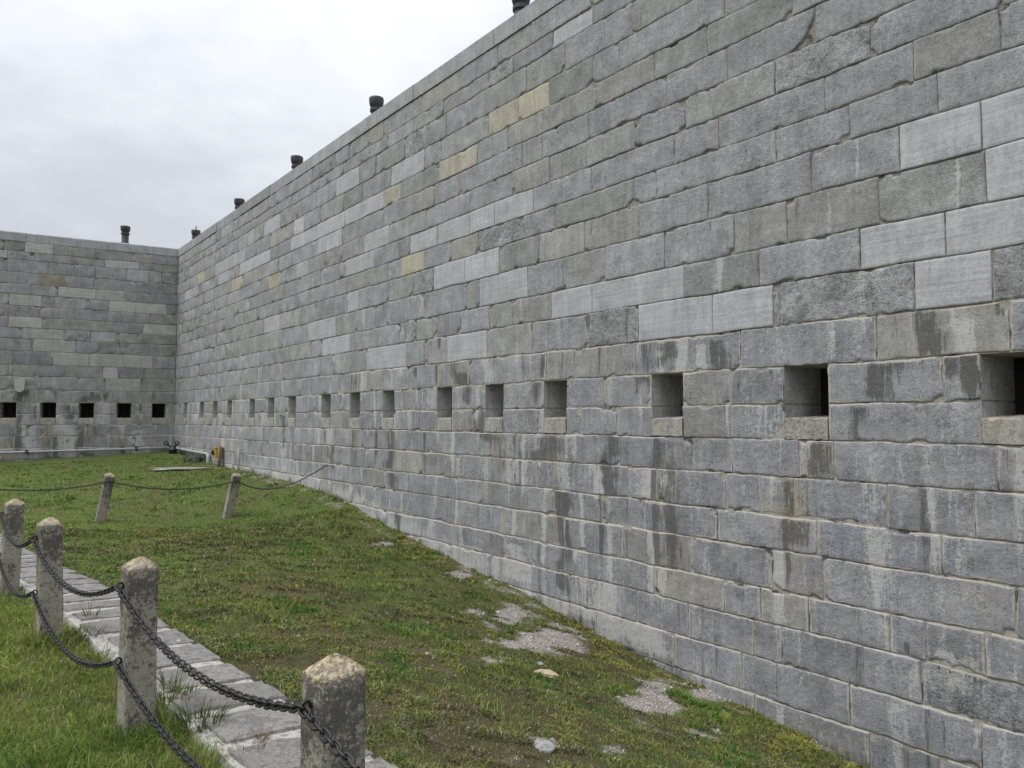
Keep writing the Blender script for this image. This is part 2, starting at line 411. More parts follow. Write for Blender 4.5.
onp = (line_off(GX, GY) > PATH_IN - .25) & (line_off(GX, GY) < PATH_OUT + .02) & (line_s(GX, GY) > PATH_S0 - .1)
Zg = np.where(onp & near, np.minimum(Zg, gz(GX, GY) - .02), Zg)
def ground_z(x, y):
    """height of the built ground mesh"""
    i = np.clip(np.searchsorted(gx, x) - 1, 0, len(gx) - 2); j = np.clip(np.searchsorted(gy, y) - 1, 0, len(gy) - 2)
    fx = (x - gx[i]) / (gx[i + 1] - gx[i]); fy = (y - gy[j]) / (gy[j + 1] - gy[j])
    return (Zg[i, j] * (1 - fx) + Zg[i + 1, j] * fx) * (1 - fy) + (Zg[i, j + 1] * (1 - fx) + Zg[i + 1, j + 1] * fx) * fy
V = np.stack([GX, GY, Zg], -1).reshape(-1, 3); I = np.arange(len(V)).reshape(GX.shape)
F = np.stack([I[:-1, :-1], I[1:, :-1], I[1:, 1:], I[:-1, 1:]], -1).reshape(-1, 4)
setp(mesh_np("ground", V, [F], GROUNDM, smooth=True, attrs={'tint': ground_colors(V[:, 0], V[:, 1])}), kind='structure')

# ---------------------------------------------------------------- the fortress walls
def _lv(px, ys): return [hit_wall(px, y, D1)[1] - EYE for y in ys]
LEV0 = np.array([5.80, 5.47, 5.21, 4.81, 4.43, 4.09, 3.72, 3.36, 3.0, 2.655, 2.235, 1.785, 1.40, .955, .537, .148, -.217, -.60, -1.0, -1.36, -1.775, -2.135, -2.53, -2.93, -3.33, -3.75, -4.2])
def _exact(v):
    # the measured heights were read along one picture column each; undo the camera's pitch there
    px = 449.4 if v > 4.2 else 717.75 if v > 3.1 else 1022.0
    s_ = px + 64; y = 418.5 - v * s_ / 8.703
    return hit_wall(px, y, D1)[1] - EYE
LEV = np.array([_exact(v) for v in LEV0]) + EYE
TOP = float(np.mean([hit_wall(x, y, D1)[1] for x, y in ((178, 248.3), (300, 163.5), (420, 80.3), (449, 58.6))]))
print('TOP', TOP, [round(hit_wall(x, y, D1)[1], 3) for x, y in ((178, 248.3), (300, 163.5), (420, 80.3), (449, 58.6))], np.round(LEV, 2))
OPEN_TOP, OPEN_MID, OPEN_BOT, SILL_BOT = LEV[14], LEV[15], EYE + .005, LEV[16]
TINTS = {'G': (.276, .281, .294), 'D': (.270, .270, .264), 'L': (.365, .370, .386), 'Y': (.372, .346, .282), 'R': (.285, .287, .292), 'B': (.365, .363, .350), 'N': (.26, .23, .19), 'T': (.300, .294, .276)}
ROUGH = {'G': .55, 'D': .45, 'L': .05, 'Y': .25, 'R': 1.25, 'B': .15, 'N': .5, 'T': .35}

def layout(ulen, spec, opens, rng, mean):
    rows = []
    for k in range(len(LEV) - 1):
        hi, lo = LEV[k], LEV[k + 1]
        blk = sorted([[a, b, c] for a, b, vc, c in spec if lo < vc <= hi])
        fixed = []
        for a, b, c in blk:
            if fixed and a < fixed[-1][1] + .03:
                a = fixed[-1][1]
                if b - a < .15: continue
            elif fixed and a < fixed[-1][1] + .2:
                a = fixed[-1][1]
            fixed.append([a, b, c])
        cuts = [(o0, o1) for o0, o1 in opens if hi <= OPEN_TOP + .01 and lo >= SILL_BOT - .01]
        seg = []; u = -.0; ends = fixed + [[ulen, ulen, None]]
        u = -rng.uniform(0, .5) if not (fixed and fixed[0][0] < .05) else fixed[0][0]
        u = 0.0
        for a, b, c in ends:
            while a - u > .02:
                L = rng.choice([rng.uniform(.45, .75), rng.uniform(.75, 1.15), rng.uniform(1.1, 1.5)], p=mean)
                if a - u - L < .32: L = a - u if a - u < 1.5 else (a - u) * rng.uniform(.42, .58)
                z = (hi + lo) / 2
                r = rng.random()
                up = z > 2.7
                kind = ('G' if r < (.55 if up else .86) else 'D' if r < (.86 if up else .97) else 'R' if r < .97 else 'T') 
                seg.append([u, u + L, kind]); u += L
            if c: seg.append([a, b, c]); u = b
        out = []
        for a, b, c in seg:                                   # cut by the loopholes
            parts = [(a, b)]
            for o0, o1 in cuts:
                nxt = []
                for p, q in parts:
                    if q <= o0 or p >= o1: nxt.append((p, q))
                    else:
                        if o0 - p > .08: nxt.append((p, o0))
                        elif o0 > p and out and False: pass
                        if q - o1 > .08: nxt.append((o1, q))
                parts = nxt
            for p, q in parts: out.append([p, q, c])
        # close slivers left beside loopholes
        out.sort(); fixed2 = []
        lims = [0.0]
        for i, (p, q, c) in enumerate(out):
            prev = fixed2[-1][1] if fixed2 else 0.0
            o_between = [o for o in cuts if o[0] >= prev - .01 and o[1] <= p + .01]
            want = o_between[-1][1] if o_between else prev
            if p - want < .2: p = want
            if o_between and fixed2 and o_between[0][0] - prev < .2: fixed2[-1][1] = o_between[0][0]
            fixed2.append([p, q, c])
        rows.append((hi, lo, fixed2))
    return rows

def build_wall(name, D, Nin, ulen, spec, opens, stains, basef, seed, finef, label, mean=(.3, .45, .25), tintmul=(1, 1, 1), chip=None):
    rng = np.random.default_rng(seed)
    dirU = -D; ang = math.atan2(dirU[1], dirU[0])
    yl = np.array([-dirU[1], dirU[0]]); so = -1.0 if yl @ Nin > 0 else 1.0          # local Y sign that points outwards
    root = empty(name, (CORNER[0], CORNER[1], 0), ang); setp(root, label, 'wall')
    VV, FF, TT, WW, MM, MI = [], [], [], [], [], []; k0 = 0
    def gaps(z): return .0055 if z < 2.7 else .0045
    for hi, lo, row in layout(ulen, spec, opens, rng, mean):
        for a, b, kind in row:
            ub = (a + b) / 2
            if hi < float(basef(ub)) - .45: continue
            gp = gaps(hi) * rng.uniform(.7, 1.5)
            res = finef(ub)
            wd, ht = b - a - 2 * gp, hi - lo - 2 * gp
            if wd < .03: continue
            def ax(L):
                e = [0, 0, .006, .016, .032]; e = [x for x in e if x < L * .3] if L < .15 else e
                n = max(2, int((L - 2 * e[-1]) / res))
                mid = list(np.linspace(e[-1], L - e[-1], n + 1))
                return np.array(e[:-1] + mid + [L - x for x in e[:-1]][::-1])
            ua, va = ax(wd), ax(ht)
            U, Vv = np.meshgrid(ua, va, indexing='ij')
            edge = np.minimum(np.minimum(U, wd - U), np.minimum(Vv, ht - Vv))
            S = int(rng.integers(1, 9999))
            rg = ROUGH[kind]
            u = U + a + gp; z = Vv + lo + gp
            # wavering joints
            jx = (vn(u * 3.1, z * 3.1, 5) - .5) * .016 + (vn(U * 16, Vv * 16, S) - .5) * .015 * min(1, rg + .15)
            jz = (vn(u * 2.3 + 50, z * 2.3, 6) - .5) * .020 + (vn(U * 16 + 9, Vv * 16, S + 1) - .5) * .015 * min(1, rg + .15)
            inner = np.ones_like(U)
            u2 = u + jx * inner; z2 = z + jz * inner
            off = rng.normal(0, .0035)
            tilt = rng.normal(0, .004) * (U / wd - .5) + rng.normal(0, .004) * (Vv / ht - .5)
            rel = (fbm(U * 5, Vv * 5, S, 4) - .5) * .020 * rg + (fbm(U * 22, Vv * 22, S + 3, 3) - .5) * .016 * rg
            chipm = sst(fbm(U * 11, Vv * 11, S + 7, 3), .55, .72)
            arris = -.006 * np.exp(-edge / .005) - ((.010 if hi < 2.8 else .015) * chipm * np.exp(-edge / .010)) * min(1, rg + .2)
            d = off + tilt + rel + arris
            if chip and chip(ub, (hi + lo) / 2):
                q = ((U - (wd - .34)) / .34); qq = (ht - Vv) / ht
                out_ = (q > 0) & (q ** 2 + (qq * .98) ** 2 > 1.0)
                d = np.where(out_, d - .10, d)
            if kind not in 'LB':
                for cx_, cy_ in ((0, 0), (0, ht), (wd, 0), (wd, ht)):          # broken corners
                    if rng.random() < (.15 if hi < 2.8 else .22):
                        rc = rng.uniform(.015, .075) * (1.0 if rng.random() < .8 else 1.5); asp = rng.uniform(.5, 1.9)
                        rr2 = np.hypot((U - cx_) / asp, (Vv - cy_)) + (vn(U * 40, Vv * 40, S + 11) - .5) * .02
                        d = d - .05 * (1 - sst(rr2, rc * .75, rc))
                for _ in range(int(rng.integers(0, 3))):                        # spalled arrises
                    ex_ = rng.uniform(0, wd); ey_ = (0, ht)[int(rng.random() < .6)]; rc = rng.uniform(.012, .035); asp = rng.uniform(1, 4)
                    rr2 = np.hypot((U - ex_) / asp, (Vv - ey_)) + (vn(U * 30, Vv * 30, S + 13) - .5) * .015
                    d = d - .03 * (1 - sst(rr2, rc * .7, rc))
            d[0, :] = d[-1, :] = -.06; d[:, 0] = d[:, -1] = -.06
            y = so * d
            P = np.stack([u2, y, z2], -1)
            nu, nv = U.shape; idx = np.arange(nu * nv).reshape(nu, nv) + k0; k0 += nu * nv
            q = np.stack([idx[:-1, :-1], idx[1:, :-1], idx[1:, 1:], idx[:-1, 1:]], -1).reshape(-1, 4)
            VV.append(P.reshape(-1, 3)); FF.append(q); MI.append(np.zeros(len(q), int))
            t = np.array(TINTS[kind]) * tintmul * rng.normal(1, .065 if kind not in 'LB' else .035)
            t = t * (1 - .11 * float(sst(np.array(2.75 - z.mean()), -.2, 1.2)) * float(sst(np.array(ub), 8, 17)))   # the near lower courses are tinted darker
            t = t * (1 + np.array([.008, 0, -.008]) * rng.normal(0, 1.0))
            TT.append(np.broadcast_to(t, (nu * nv, 3)))
            dk, wh, tn = stains(u.ravel(), z.ravel(), float(basef(ub)))
            bd_, bw_ = rng.random(), rng.random()
            fac = .45 if kind in 'LB' else 1.0
            low = float(sst(np.array(2.75 - z.mean()), -.35, .35))
            dk = dk * fac * (.85 + .3 * bd_); wh = wh * (.8 + .4 * bw_) * (.6 if kind in 'LB' else 1)
            WW.append(np.stack([dk, wh, tn], -1))
            sm = (.58 + .95 * low) * rng.uniform(.5, 1.25) * (.25 if kind in 'L' else 1)
            MM.append(np.stack([np.clip(edge.ravel(), 0, .2), np.full(nu * nv, rg), np.full(nu * nv, 1.0 if kind in 'LB' else 0.0), np.full(nu * nv, sm)], -1))
    # mortar bed behind the blocks, left open at the loopholes
    us = sorted(set([-.15, ulen] + [x for o in opens for x in o])); us2 = []
    for p, q in zip(us[:-1], us[1:]): us2 += list(np.linspace(p, q, max(1, int((q - p) / .5)) + 1)[:-1])
    us2.append(ulen); us2 = np.array(us2)
    zs = np.array(sorted(set([LEV[0], OPEN_TOP, SILL_BOT] + list(LEV))))
    Um, Zm = np.meshgrid(us2, zs, indexing='ij')
    dep = np.where(Zm > 2.9, -.019, -.0135)
    P = np.stack([Um, so * dep, Zm], -1); idx = np.arange(Um.size).reshape(Um.shape) + k0; k0 += Um.size
    cu, cz = (us2[:-1] + us2[1:]) / 2, (zs[:-1] + zs[1:]) / 2
    CU, CZ = np.meshgrid(cu, cz, indexing='ij'); keep = np.ones(CU.shape, bool)
    for o0, o1 in opens: keep &= ~((CU > o0) & (CU < o1) & (CZ < OPEN_TOP) & (CZ > SILL_BOT))
    q = np.stack([idx[:-1, :-1], idx[1:, :-1], idx[1:, 1:], idx[:-1, 1:]], -1)[keep]
    VV.append(P.reshape(-1, 3)); FF.append(q); MI.append(np.ones(len(q), int))
    z4 = np.zeros((Um.size, 3)); TT.append(z4 + .3); WW.append(z4); MM.append(np.zeros((Um.size, 4)))
    F = np.concatenate(FF); 
    if so > 0: F = F[:, ::-1]
    mesh_np("stonework", np.concatenate(VV), [F], [STONE, MORTAR], root, np.concatenate(MI), True,
            {'tint': np.concatenate(TT), 'wear_shade': np.concatenate(WW), 'misc': np.concatenate(MM)})
    # body behind the facing
    b = MB(); y0, y1 = sorted((so * -.075, so * -2.6))
    solid_y0, solid_y1 = sorted((so * -.9, so * -2.6))
    b.box(-2.4 if so < 0 else -.0, ulen, solid_y0, solid_y1, -4, LEV[0] - .01); b.build("core", COPE, root)
    # coping stones with a weathered top edge
    c = MB(); u = -.0; CT = []
    while u < ulen:
        L = rng.uniform(1.9, 2.7); e = min(u + L, ulen)
        j = rng.normal(0, .006); n0_ = c.k
        prof = [(-.5, LEV[0]), (.012 + j, LEV[0] + .003), (.012 + j, TOP - .035), (-.03 + j, TOP), (-.9, TOP + .06), (-2.6, TOP + .06)]
        A = np.array([[(uu, so * p, z) for p, z in prof] for uu in (u + .004, e - .004)])
        c.grid(A if so > 0 else A[:, ::-1])
        for uu, sg in ((u + .004, 1), (e - .004, -1)):
            ring = np.array([[(uu, so * p, z) for p, z in prof], [(uu, so * p, LEV[0]) for p, z in prof]]); c.grid(ring)
        CT.append(np.broadcast_to(np.array((.305, .308, .318)) * rng.normal(1, .06), (c.k - n0_, 3)))
        u = e
    Vc = np.concatenate(c.V); zero = np.zeros((len(Vc), 1))
    mesh_np("coping", Vc, [np.concatenate(c.Q)], STONE, root, attrs={'tint': np.concatenate(CT), 'wear_shade': np.c_[zero + .10, zero + .05, zero + .05], 'misc': np.c_[zero + .2, zero + .22, zero, zero]})
    # loopholes: splayed jambs, lintel, sill stone, near-black back painted as the dark depth
    for o0, o1 in opens:
        dpt = .64; s_in = .05
        lh = MB()
        def jamb(x_out, x_in):
            zz = np.array([OPEN_BOT - .02, OPEN_MID - .010, OPEN_MID - .006, OPEN_MID + .006, OPEN_MID + .010, OPEN_TOP])
            sgn = np.sign(x_in - x_out); groove = np.array([0, 0, -.012, -.012, 0, 0]) * sgn
            tt = np.array([0, .02, .25, .5, .75, 1])
            wob = RNG.normal(0, .004, (len(tt), 1))
            return np.array([[(x_out + (x_in - x_out) * t + groove[i] + wob[k, 0] * (t > 0), so * (-.012 - dpt * t), zz[i]) for i in range(len(zz))] for k, t in enumerate(tt)])
        lh.grid(jamb(o0, o0 + s_in)); lh.grid(jamb(o1, o1 - s_in)[::-1])
        lh.grid(np.array([[(x, so * -yy, OPEN_TOP - .002) for x in (o0 - .01, o1 + .01)] for yy in (.008, dpt + .02)]))
        q1, q2, q3 = rng.random(3)
        lo_ = lh.build("loophole", STONE, root, const={"tint": (.45, .445, .43), "wear_shade": (.20 + .25 * q1, .30 + .25 * q2, .10 + .2 * q3), "misc": (.2, .8, 0, 0)})
        sb = MB()
        sz = np.array([SILL_BOT + .006, SILL_BOT + .012, OPEN_BOT - .012, OPEN_BOT, OPEN_BOT + .02, OPEN_BOT + .03]); sy = np.array([-.006, .006, .006, -.006, -.33, -dpt - .03])
        sg = np.array([[(x, so * (yy + (0 if 0 < i < 5 else -.03 if i in (0, 5) and False else 0)), z) for yy, z in zip(sy, sz)] for i, x in enumerate(np.linspace(o0 + .006, o1 - .006, 14))])
        sg[..., 1:] += rng.normal(0, .0045, sg[..., 1:].shape)
        sb.grid(sg)
        for x in (o0 + .006, o1 - .006):
            sb.grid(np.array([[(x, so * yy, z) for yy, z in zip(sy, sz)], [(x, so * yy, SILL_BOT) for yy, z in zip(sy, sz)]]))
        sb.build("sill_stone", STONE, lo_, const={"tint": (.33, .315, .285), "wear_shade": (.10 + .3 * q2, .2 + .2 * q1, .2 + .3 * q3), "misc": (.2, .8, 0, 0)})
        sh = MB(); yb0, yb1 = sorted((so * (-dpt - .005), so * (-dpt - .05)))
        wds = np.linspace(o0 - .02, o1 + .02, 4)
        for i in range(3): sh.box(wds[i] + .008, wds[i + 1] - .008, yb0 - (.004 * i), yb1, OPEN_BOT - .02, OPEN_TOP + .02)
        sh.build("dark_back", LOOPDARK, lo_)
    return root, so

def stain_shade_field(explicit, opens, seed, strength=1.0, ulen=29.5):
    rg_ = np.random.default_rng(seed + 400); drips = []
    for li, zl in enumerate(LEV[9:-3]):
        nd = {13: 1.9, 14: 2.2, 12: .8, 15: .7, 16: 1.2}.get(li + 9, .45 if li + 9 > 12 else .3)
        for _ in range(int(ulen * nd)):
            drips.append((rg_.uniform(0, ulen), zl, rg_.uniform(.15, .6) if li + 9 < 16 else rg_.uniform(.3, 1.9), math.exp(rg_.normal(math.log(.030), .6)), 0, rg_.uniform(.35, 1.25)))
        for _ in range(int(ulen * (1.15 if li + 9 > 12 else .5))):
            drips.append((rg_.uniform(0, ulen), zl, rg_.uniform(.2, 1.4), math.exp(rg_.normal(math.log(.035), .5)), 1, rg_.uniform(.4, 1.2)))
    def f(u, z, base):
        st = fbm(u * 3.6, z * .40, seed, 4); st2 = fbm(u * 6.0 + 31, z * .55, seed + 50, 4); pat = fbm(u * 1.1, z * 1.4, seed + 90, 4)
        band = sst(z, .6, 1.5) * (1 - sst(z, 2.55, 3.1)); low = 1 - sst(z, 2.5, 3.0)
        dk = sst(st, .54, .78) * (.08 + .16 * low + .22 * band) + sst(pat, .58, .8) * .12
        wh = sst(st2, .46, .70) * (.10 + .34 * low) + .06 * low
        tn = sst(pat, .42, .72) * (.05 + .50 * low)
        for o0, o1 in opens:                                     # rain runs from each sill and round each opening
            cu = (o0 + o1) / 2; wd = (o1 - o0) * .55
            g_ = np.exp(-((u - cu + .08 * np.sin(z * 4 + cu)) / wd) ** 2 * 1.2)
            r = float(_h(np.int64(int(cu * 97)), np.int64(seed), 3)); r2 = float(_h(np.int64(int(cu * 131)), np.int64(seed), 8))
            below = sst(SILL_BOT - z, -.02, .05) * (1 - sst(SILL_BOT - z, .5 + r, 1.1 + r * 1.2))
            tn = tn + g_ * below * (.25 + .4 * r2); dk = dk + g_ * below * (.12 + .45 * r)
            ab = sst(z, OPEN_TOP - .02, OPEN_TOP + .02) * (1 - sst(z, OPEN_TOP + .25, OPEN_TOP + .5))
            dk = dk + g_ * ab * .25 * r2
        foot = 1 - sst(z - base, .12, .45)
        wh = wh + foot * (.22 + .65 * sst(u, 4, 8) * (1 - sst(u, 16, 20)))
        tn = tn + foot * .25
        dk = dk + (1 - sst(z - base, .0, .14)) * (.25 + .6 * sst(pat, .4, .6))  # dirt band plus contact shade put into the colour along the wall foot
        um, uM, zm, zM = u.min(), u.max(), z.min(), z.max()
        for (uu, z1, ln, hw, kind, stg) in drips:
            if uu < um - 3 * hw - .1 or uu > uM + 3 * hw + .1 or z1 < zm or z1 - ln > zM: continue
            c_ = uu + (fbm(z * 2.2, z * 0 + uu * 3, 66, 3) - .5) * (.05 + hw * .9)
            hh = hw * (.45 + 1.1 * fbm(z * 3.5 + uu, z * 0 + uu, 67, 3)) * (1.25 - .75 * np.clip((z1 - z) / ln, 0, 1))
            m = np.exp(-np.abs((u - c_) / hh) ** 1.6) * sst(z1 - z, -.01, .03) * (1 - sst(z1 - z, ln * .45, ln)) * stg
            if kind: wh = wh + m
            else: dk = dk + m
        for (uu, z1, z0, hw, d_, w_, t_) in explicit:
            wob = (fbm(z * 5, z * 0 + uu, 77, 3) - .5) * hw * 2.0
            m = np.exp(-np.abs((u - uu + wob) / (hw * (.55 + .9 * fbm(u * 0 + uu * 3, z * 4, 78, 3)))) ** 1.5) * (.55 + .9 * fbm(u * 7, z * 2.2, 79, 3)) * sst(z, z0 - .06, z0 + .06) * (1 - sst(z, z1 - .05, z1 + .03))
            dk = dk + m * d_ * 1.3; wh = wh + m * w_ * 1.5; tn = tn + m * t_ * .8
        return np.minimum(dk, 1.25) * strength, np.minimum(wh, 1.2) * strength * .85, tn * strength * .62
    return f

# --- right wall: measured stones (left x, right x, middle y in the photograph, kind of stone)
SPEC_R = [(872, 1003, 25, 'G'), (915.5, 1000, 43, 'D'), (825.5, 914, 78, 'G'), (850, 937.5, 105, 'G'), (941, 1045, 95, 'G'), (900, 981, 128, 'L'), (982, 1055, 112, 'L'), (801, 849, 126, 'G'),
 (777.5, 871, 60, 'R'), (686.5, 775, 93, 'D'), (634, 685.5, 120, 'G'), (728, 815, 40, 'G'), (667, 727, 72, 'G'), (708, 792, 22, 'D'), (654, 707, 48, 'D'), (619, 724, 30, 'G'), (719, 825, 110, 'G'),
 (674, 718, 138, 'G'), (778, 849, 130, 'G'), (656, 776.5, 172, 'G'), (708, 812, 190, 'G'), (638, 708, 214, 'G'), (736.5, 787, 233, 'D'), (664, 734, 245, 'G'), (789, 879, 217, 'D'), (880, 986, 190, 'D'),
 (763, 860, 262, 'G'), (687, 759, 275, 'D'), (594, 684, 290, 'L'), (714, 773, 308, 'L'), (637.7, 713, 320, 'L'), (774, 914, 296, 'R'), (914.5, 993, 283, 'L'), (995, 1060, 272, 'R'), (861.5, 946, 240, 'L'),
 (947.5, 1060, 224, 'L'), (987, 1060, 168, 'L'), (815, 899, 162, 'G'), (741, 876, 338, 'G'), (880, 1010, 330, 'T'), (632, 740, 350, 'G'), (829, 942, 378, 'G'), (830, 981, 410, 'G'),
 (835, 998, 472, 'G'), (799, 834, 470, 'D'), (889.5, 975, 515, 'G'), (976, 1060, 525, 'G'), (760, 887, 508, 'G'), (820, 941, 545, 'G'), (943, 1060, 555, 'G'), (718, 817, 538, 'G'), (644, 717, 525, 'G'),
 (690, 772, 570, 'G'), (776, 823, 585, 'G'), (825, 1016, 605, 'G'), (724, 761, 600, 'G'), (764, 808, 612, 'T'), (808, 889, 626, 'G'), (891, 926, 642, 'G'), (929, 985, 652, 'G'), (988, 1060, 665, 'G'),
 (754, 782, 640, 'G'), (784, 863, 655, 'G'), (866, 921, 674, 'G'), (923, 1040, 698, 'R'), (742, 777, 680, 'G'), (780, 849, 697, 'G'), (851.5, 981, 725, 'G'),
 (489, 518, 118, 'Y'), (518.5, 549, 102, 'Y'), (439.5, 477, 163, 'Y'), (478, 526, 92, 'D'), (526.5, 565, 70, 'D'), (446, 477, 113, 'G'), (543, 596, 112, 'D'), (549, 586, 163, 'D'),
 (438, 470, 230, 'L'), (470, 494.5, 217, 'L'), (495, 533, 203, 'L'), (410, 437, 242, 'L'), (451, 478, 248, 'T'), (434, 465, 280, 'L'), (465, 499, 268, 'L'), (499.5, 539, 255, 'D'), (540, 584, 245, 'T'),
 (479, 527.5, 288, 'L'), (528, 563, 282, 'G'), (564, 605, 270, 'D'), (552, 592, 303, 'L'), (513, 551, 310, 'D'), (447, 487, 345, 'L'), (553, 592, 22, 'L'),
 (336, 359, 181, 'L'), (391, 424, 167, 'L'), (384, 400, 197, 'Y'), (365, 384, 205, 'L'), (344, 364, 215, 'L'), (317, 344, 228, 'L'), (291, 317, 242, 'L'), (294, 304, 225, 'L'), (318, 334, 245, 'L'), (334, 342, 240, 'L'), (364, 389, 236, 'L'),
 (264, 280, 228, 'L'), (346, 374, 264, 'L'), (401, 424, 267, 'Y'), (296, 308, 270, 'L'), (268, 280, 281, 'Y'), (348, 358, 302, 'L'), (264, 280, 326, 'L'), (308, 336, 330, 'L'), (322, 350, 345, 'L'), (367, 406, 356, 'L'),
 (248, 254, 237, 'L'), (215, 245, 262, 'L'), (240, 270, 266, 'L'), (196.5, 204, 279, 'Y'), (218, 228, 279, 'L'), (231, 243, 284, 'Y'), (185, 191, 296, 'L'), (176.6, 182, 290, 'Y')]
def to_wall(spec, D):
    out = []
    for a, b, y, c in spec:
        ua = hit_wall(a, y, D)[0]; ub = hit_wall(b, y, D)[0]; z = hit_wall((a + b) / 2, y, D)[1]
        out.append((min(ua, ub), max(ua, ub), z, c))
    return out
LW = .465
OPENS_R = [(u, u + LW) for u in [hit_wall(x, 418, D1)[0] for x in (183.2, 199.2, 212.4, 226.4, 248.7, 267.3, 288.1, 321.1, 349.3, 382, 436.5, 484.8, 543.8, 651.5, 784, 981.5)]]
OPENS_R.append((OPENS_R[-1][0] + 1.95, OPENS_R[-1][0] + 1.95 + LW))
def ex(px, y1, y0, hwpx, d, w_, t, D=D1):
    u, z1 = hit_wall(px, y1, D); z0 = hit_wall(px, y0, D)[1]; hw = abs(hit_wall(px + hwpx, y1, D)[0] - u)
    return (u, z1, z0, hw, d, w_, t)
EXP_R = [ex(608, 435, 497, 9, 1.3, 0, 0), ex(597, 465, 497, 4, 0, 1.2, 0), ex(563, 462, 490, 7, 0, 1.0, .2), ex(566, 490, 545, 6, .7, 0, .2), ex(935, 308, 355, 20, 1.0, 0, .1), ex(967, 318, 352, 9, 0, 1.1, .4), ex(985, 302, 352, 14, .1, .1, .9),
         ex(878, 362, 400, 14, 1.0, 0, .1), ex(855, 405, 445, 10, .8, 0, .1), ex(718, 338, 370, 9, .9, 0, .1), ex(701, 343, 370, 4, 0, 1.5, 0), ex(668, 340, 372, 9, .7, 0, 0), ex(815, 443, 475, 15, .8, 0, .6), ex(790, 475, 515, 18, .3, 0, .7),
         ex(545, 436, 462, 16, .8, 0, .4), ex(505, 436, 480, 8, .3, .4, .5), ex(672, 440, 500, 14, .5, .3, .3), ex(655, 470, 505, 12, 0, .8, .2), ex(465, 372, 405, 6, .8, 0, 0), ex(480, 410, 440, 10, .7, 0, 0), ex(457, 345, 385, 6, .6, .2, 0),
         ex(487, 350, 385, 5, 0, .9, 0), ex(392, 430, 490, 6, .8, 0, .2), ex(330, 425, 462, 3, 0, .9, .3), ex(333, 445, 470, 4, .7, 0, 0), ex(284, 415, 450, 3, .9, 0, .1), ex(715, 100, 125, 4, .5, 0, 0), ex(585, 150, 180, 6, .0, .3, 0),
         ex(735, 560, 600, 10, .5, .1, .2), ex(795, 520, 545, 12, .5, 0, .5), ex(500, 200, 225, 4, .6, 0, 0), ex(563, 150, 180, 4, .4, 0, 0), ex(875, 470, 510, 10, .2, .2, .4), ex(730, 345, 372, 14, .4, .2, 0), ex(1000, 365, 400, 30, .2, 0, .3),
         ex(520, 545, 580, 10, .2, .8, .1), ex(470, 545, 575, 14, 0, .8, .1), ex(590, 580, 620, 18, 0, .6, .2), ex(640, 620, 650, 22, .2, .6, .2), ex(560, 560, 590, 6, .6, 0, 0), ex(905, 640, 655, 9, .8, .2, 0), ex(945, 650, 690, 16, .2, .8, 0)]
CHIP_U, CHIP_Z = hit_wall(771, 40, D1)
LABEL_R = "long tall wall of grey limestone blocks running from the right edge into the distance"
wallR, soR = build_wall("fortress_wall", D1, N1, 29.5, to_wall(SPEC_R, D1), OPENS_R, stain_shade_field(EXP_R, OPENS_R, 11), wall_base, 21,
                        lambda u: .024 if u > 19 else .034 if u > 14 else .07 if u > 8 else .12, LABEL_R,
                        chip=lambda u, z: abs(u - CHIP_U) < .25 and abs(z - CHIP_Z) < .2)
# --- left wall
SPEC_L = [(24.6, 53.6, 250, 'B'), (-12, 7, 256, 'B'), (58, 90, 294, 'B'), (96, 125, 297, 'B'), (9, 42, 302, 'B'), (109, 167, 309, 'B'), (74, 121, 317, 'G'), (22, 64, 337, 'B'), (8, 42, 325, 'B'), (143, 176, 331, 'B'),
          (90.5, 116, 339, 'L'), (79, 112, 327, 'T'), (39, 65, 281, 'N'), (127, 148, 277, 'L'), (132, 153, 259.5, 'T'), (53, 88, 361, 'B'), (89, 122, 362, 'B'), (124, 153, 363, 'B'), (105.5, 140.6, 386, 'B'), (103, 118, 374, 'L'), (33, 75, 352, 'B'), (48, 74, 268, 'G'), (105, 139, 266, 'L')]
OPENS_L = []
for a, b in ((-1, 15.8), (39.5, 55.9), (78.6, 94), (116.5, 131.5), (152, 165.7)):
    ua, ub = hit_wall(a, 418, D2)[0], hit_wall(b, 418, D2)[0]; c = (ua + ub) / 2; OPENS_L.append((c - LW / 2, c + LW / 2))
OPENS_L.sort(); sp = OPENS_L[-1][0] - OPENS_L[-2][0]
for k in range(2): OPENS_L.append((OPENS_L[-1][0] + sp, OPENS_L[-1][1] + sp))
def exl(*a): return ex(*a, D=D2)
EXP_L = [exl(20, 392, 450, 4, .9, 0, .2), exl(48, 420, 450, 6, .2, .2, .9), exl(80, 425, 450, 5, .6, 0, .8), exl(118, 425, 450, 5, .2, .1, 1.0), exl(70, 405, 420, 5, .9, 0, 0), exl(36, 405, 420, 3, .8, 0, .2), exl(28, 430, 452, 6, 0, .7, 0), exl(66, 425, 448, 7, 0, .7, 0), exl(105, 400, 425, 6, 0, .6, 0), exl(140, 430, 447, 8, .3, .7, 0), exl(90, 392, 402, 20, .6, .2, 0)]
wallL, soL = build_wall("fortress_wall", D2, N2, 17.0, to_wall(SPEC_L, D2), OPENS_L, stain_shade_field(EXP_L, OPENS_L, 33, 1.15, 17.0), left_base, 5,
                        lambda u: .09, "grey limestone end wall across the far left, meeting the long wall at the corner", mean=(.25, .45, .30), tintmul=(.95, .95, .925))
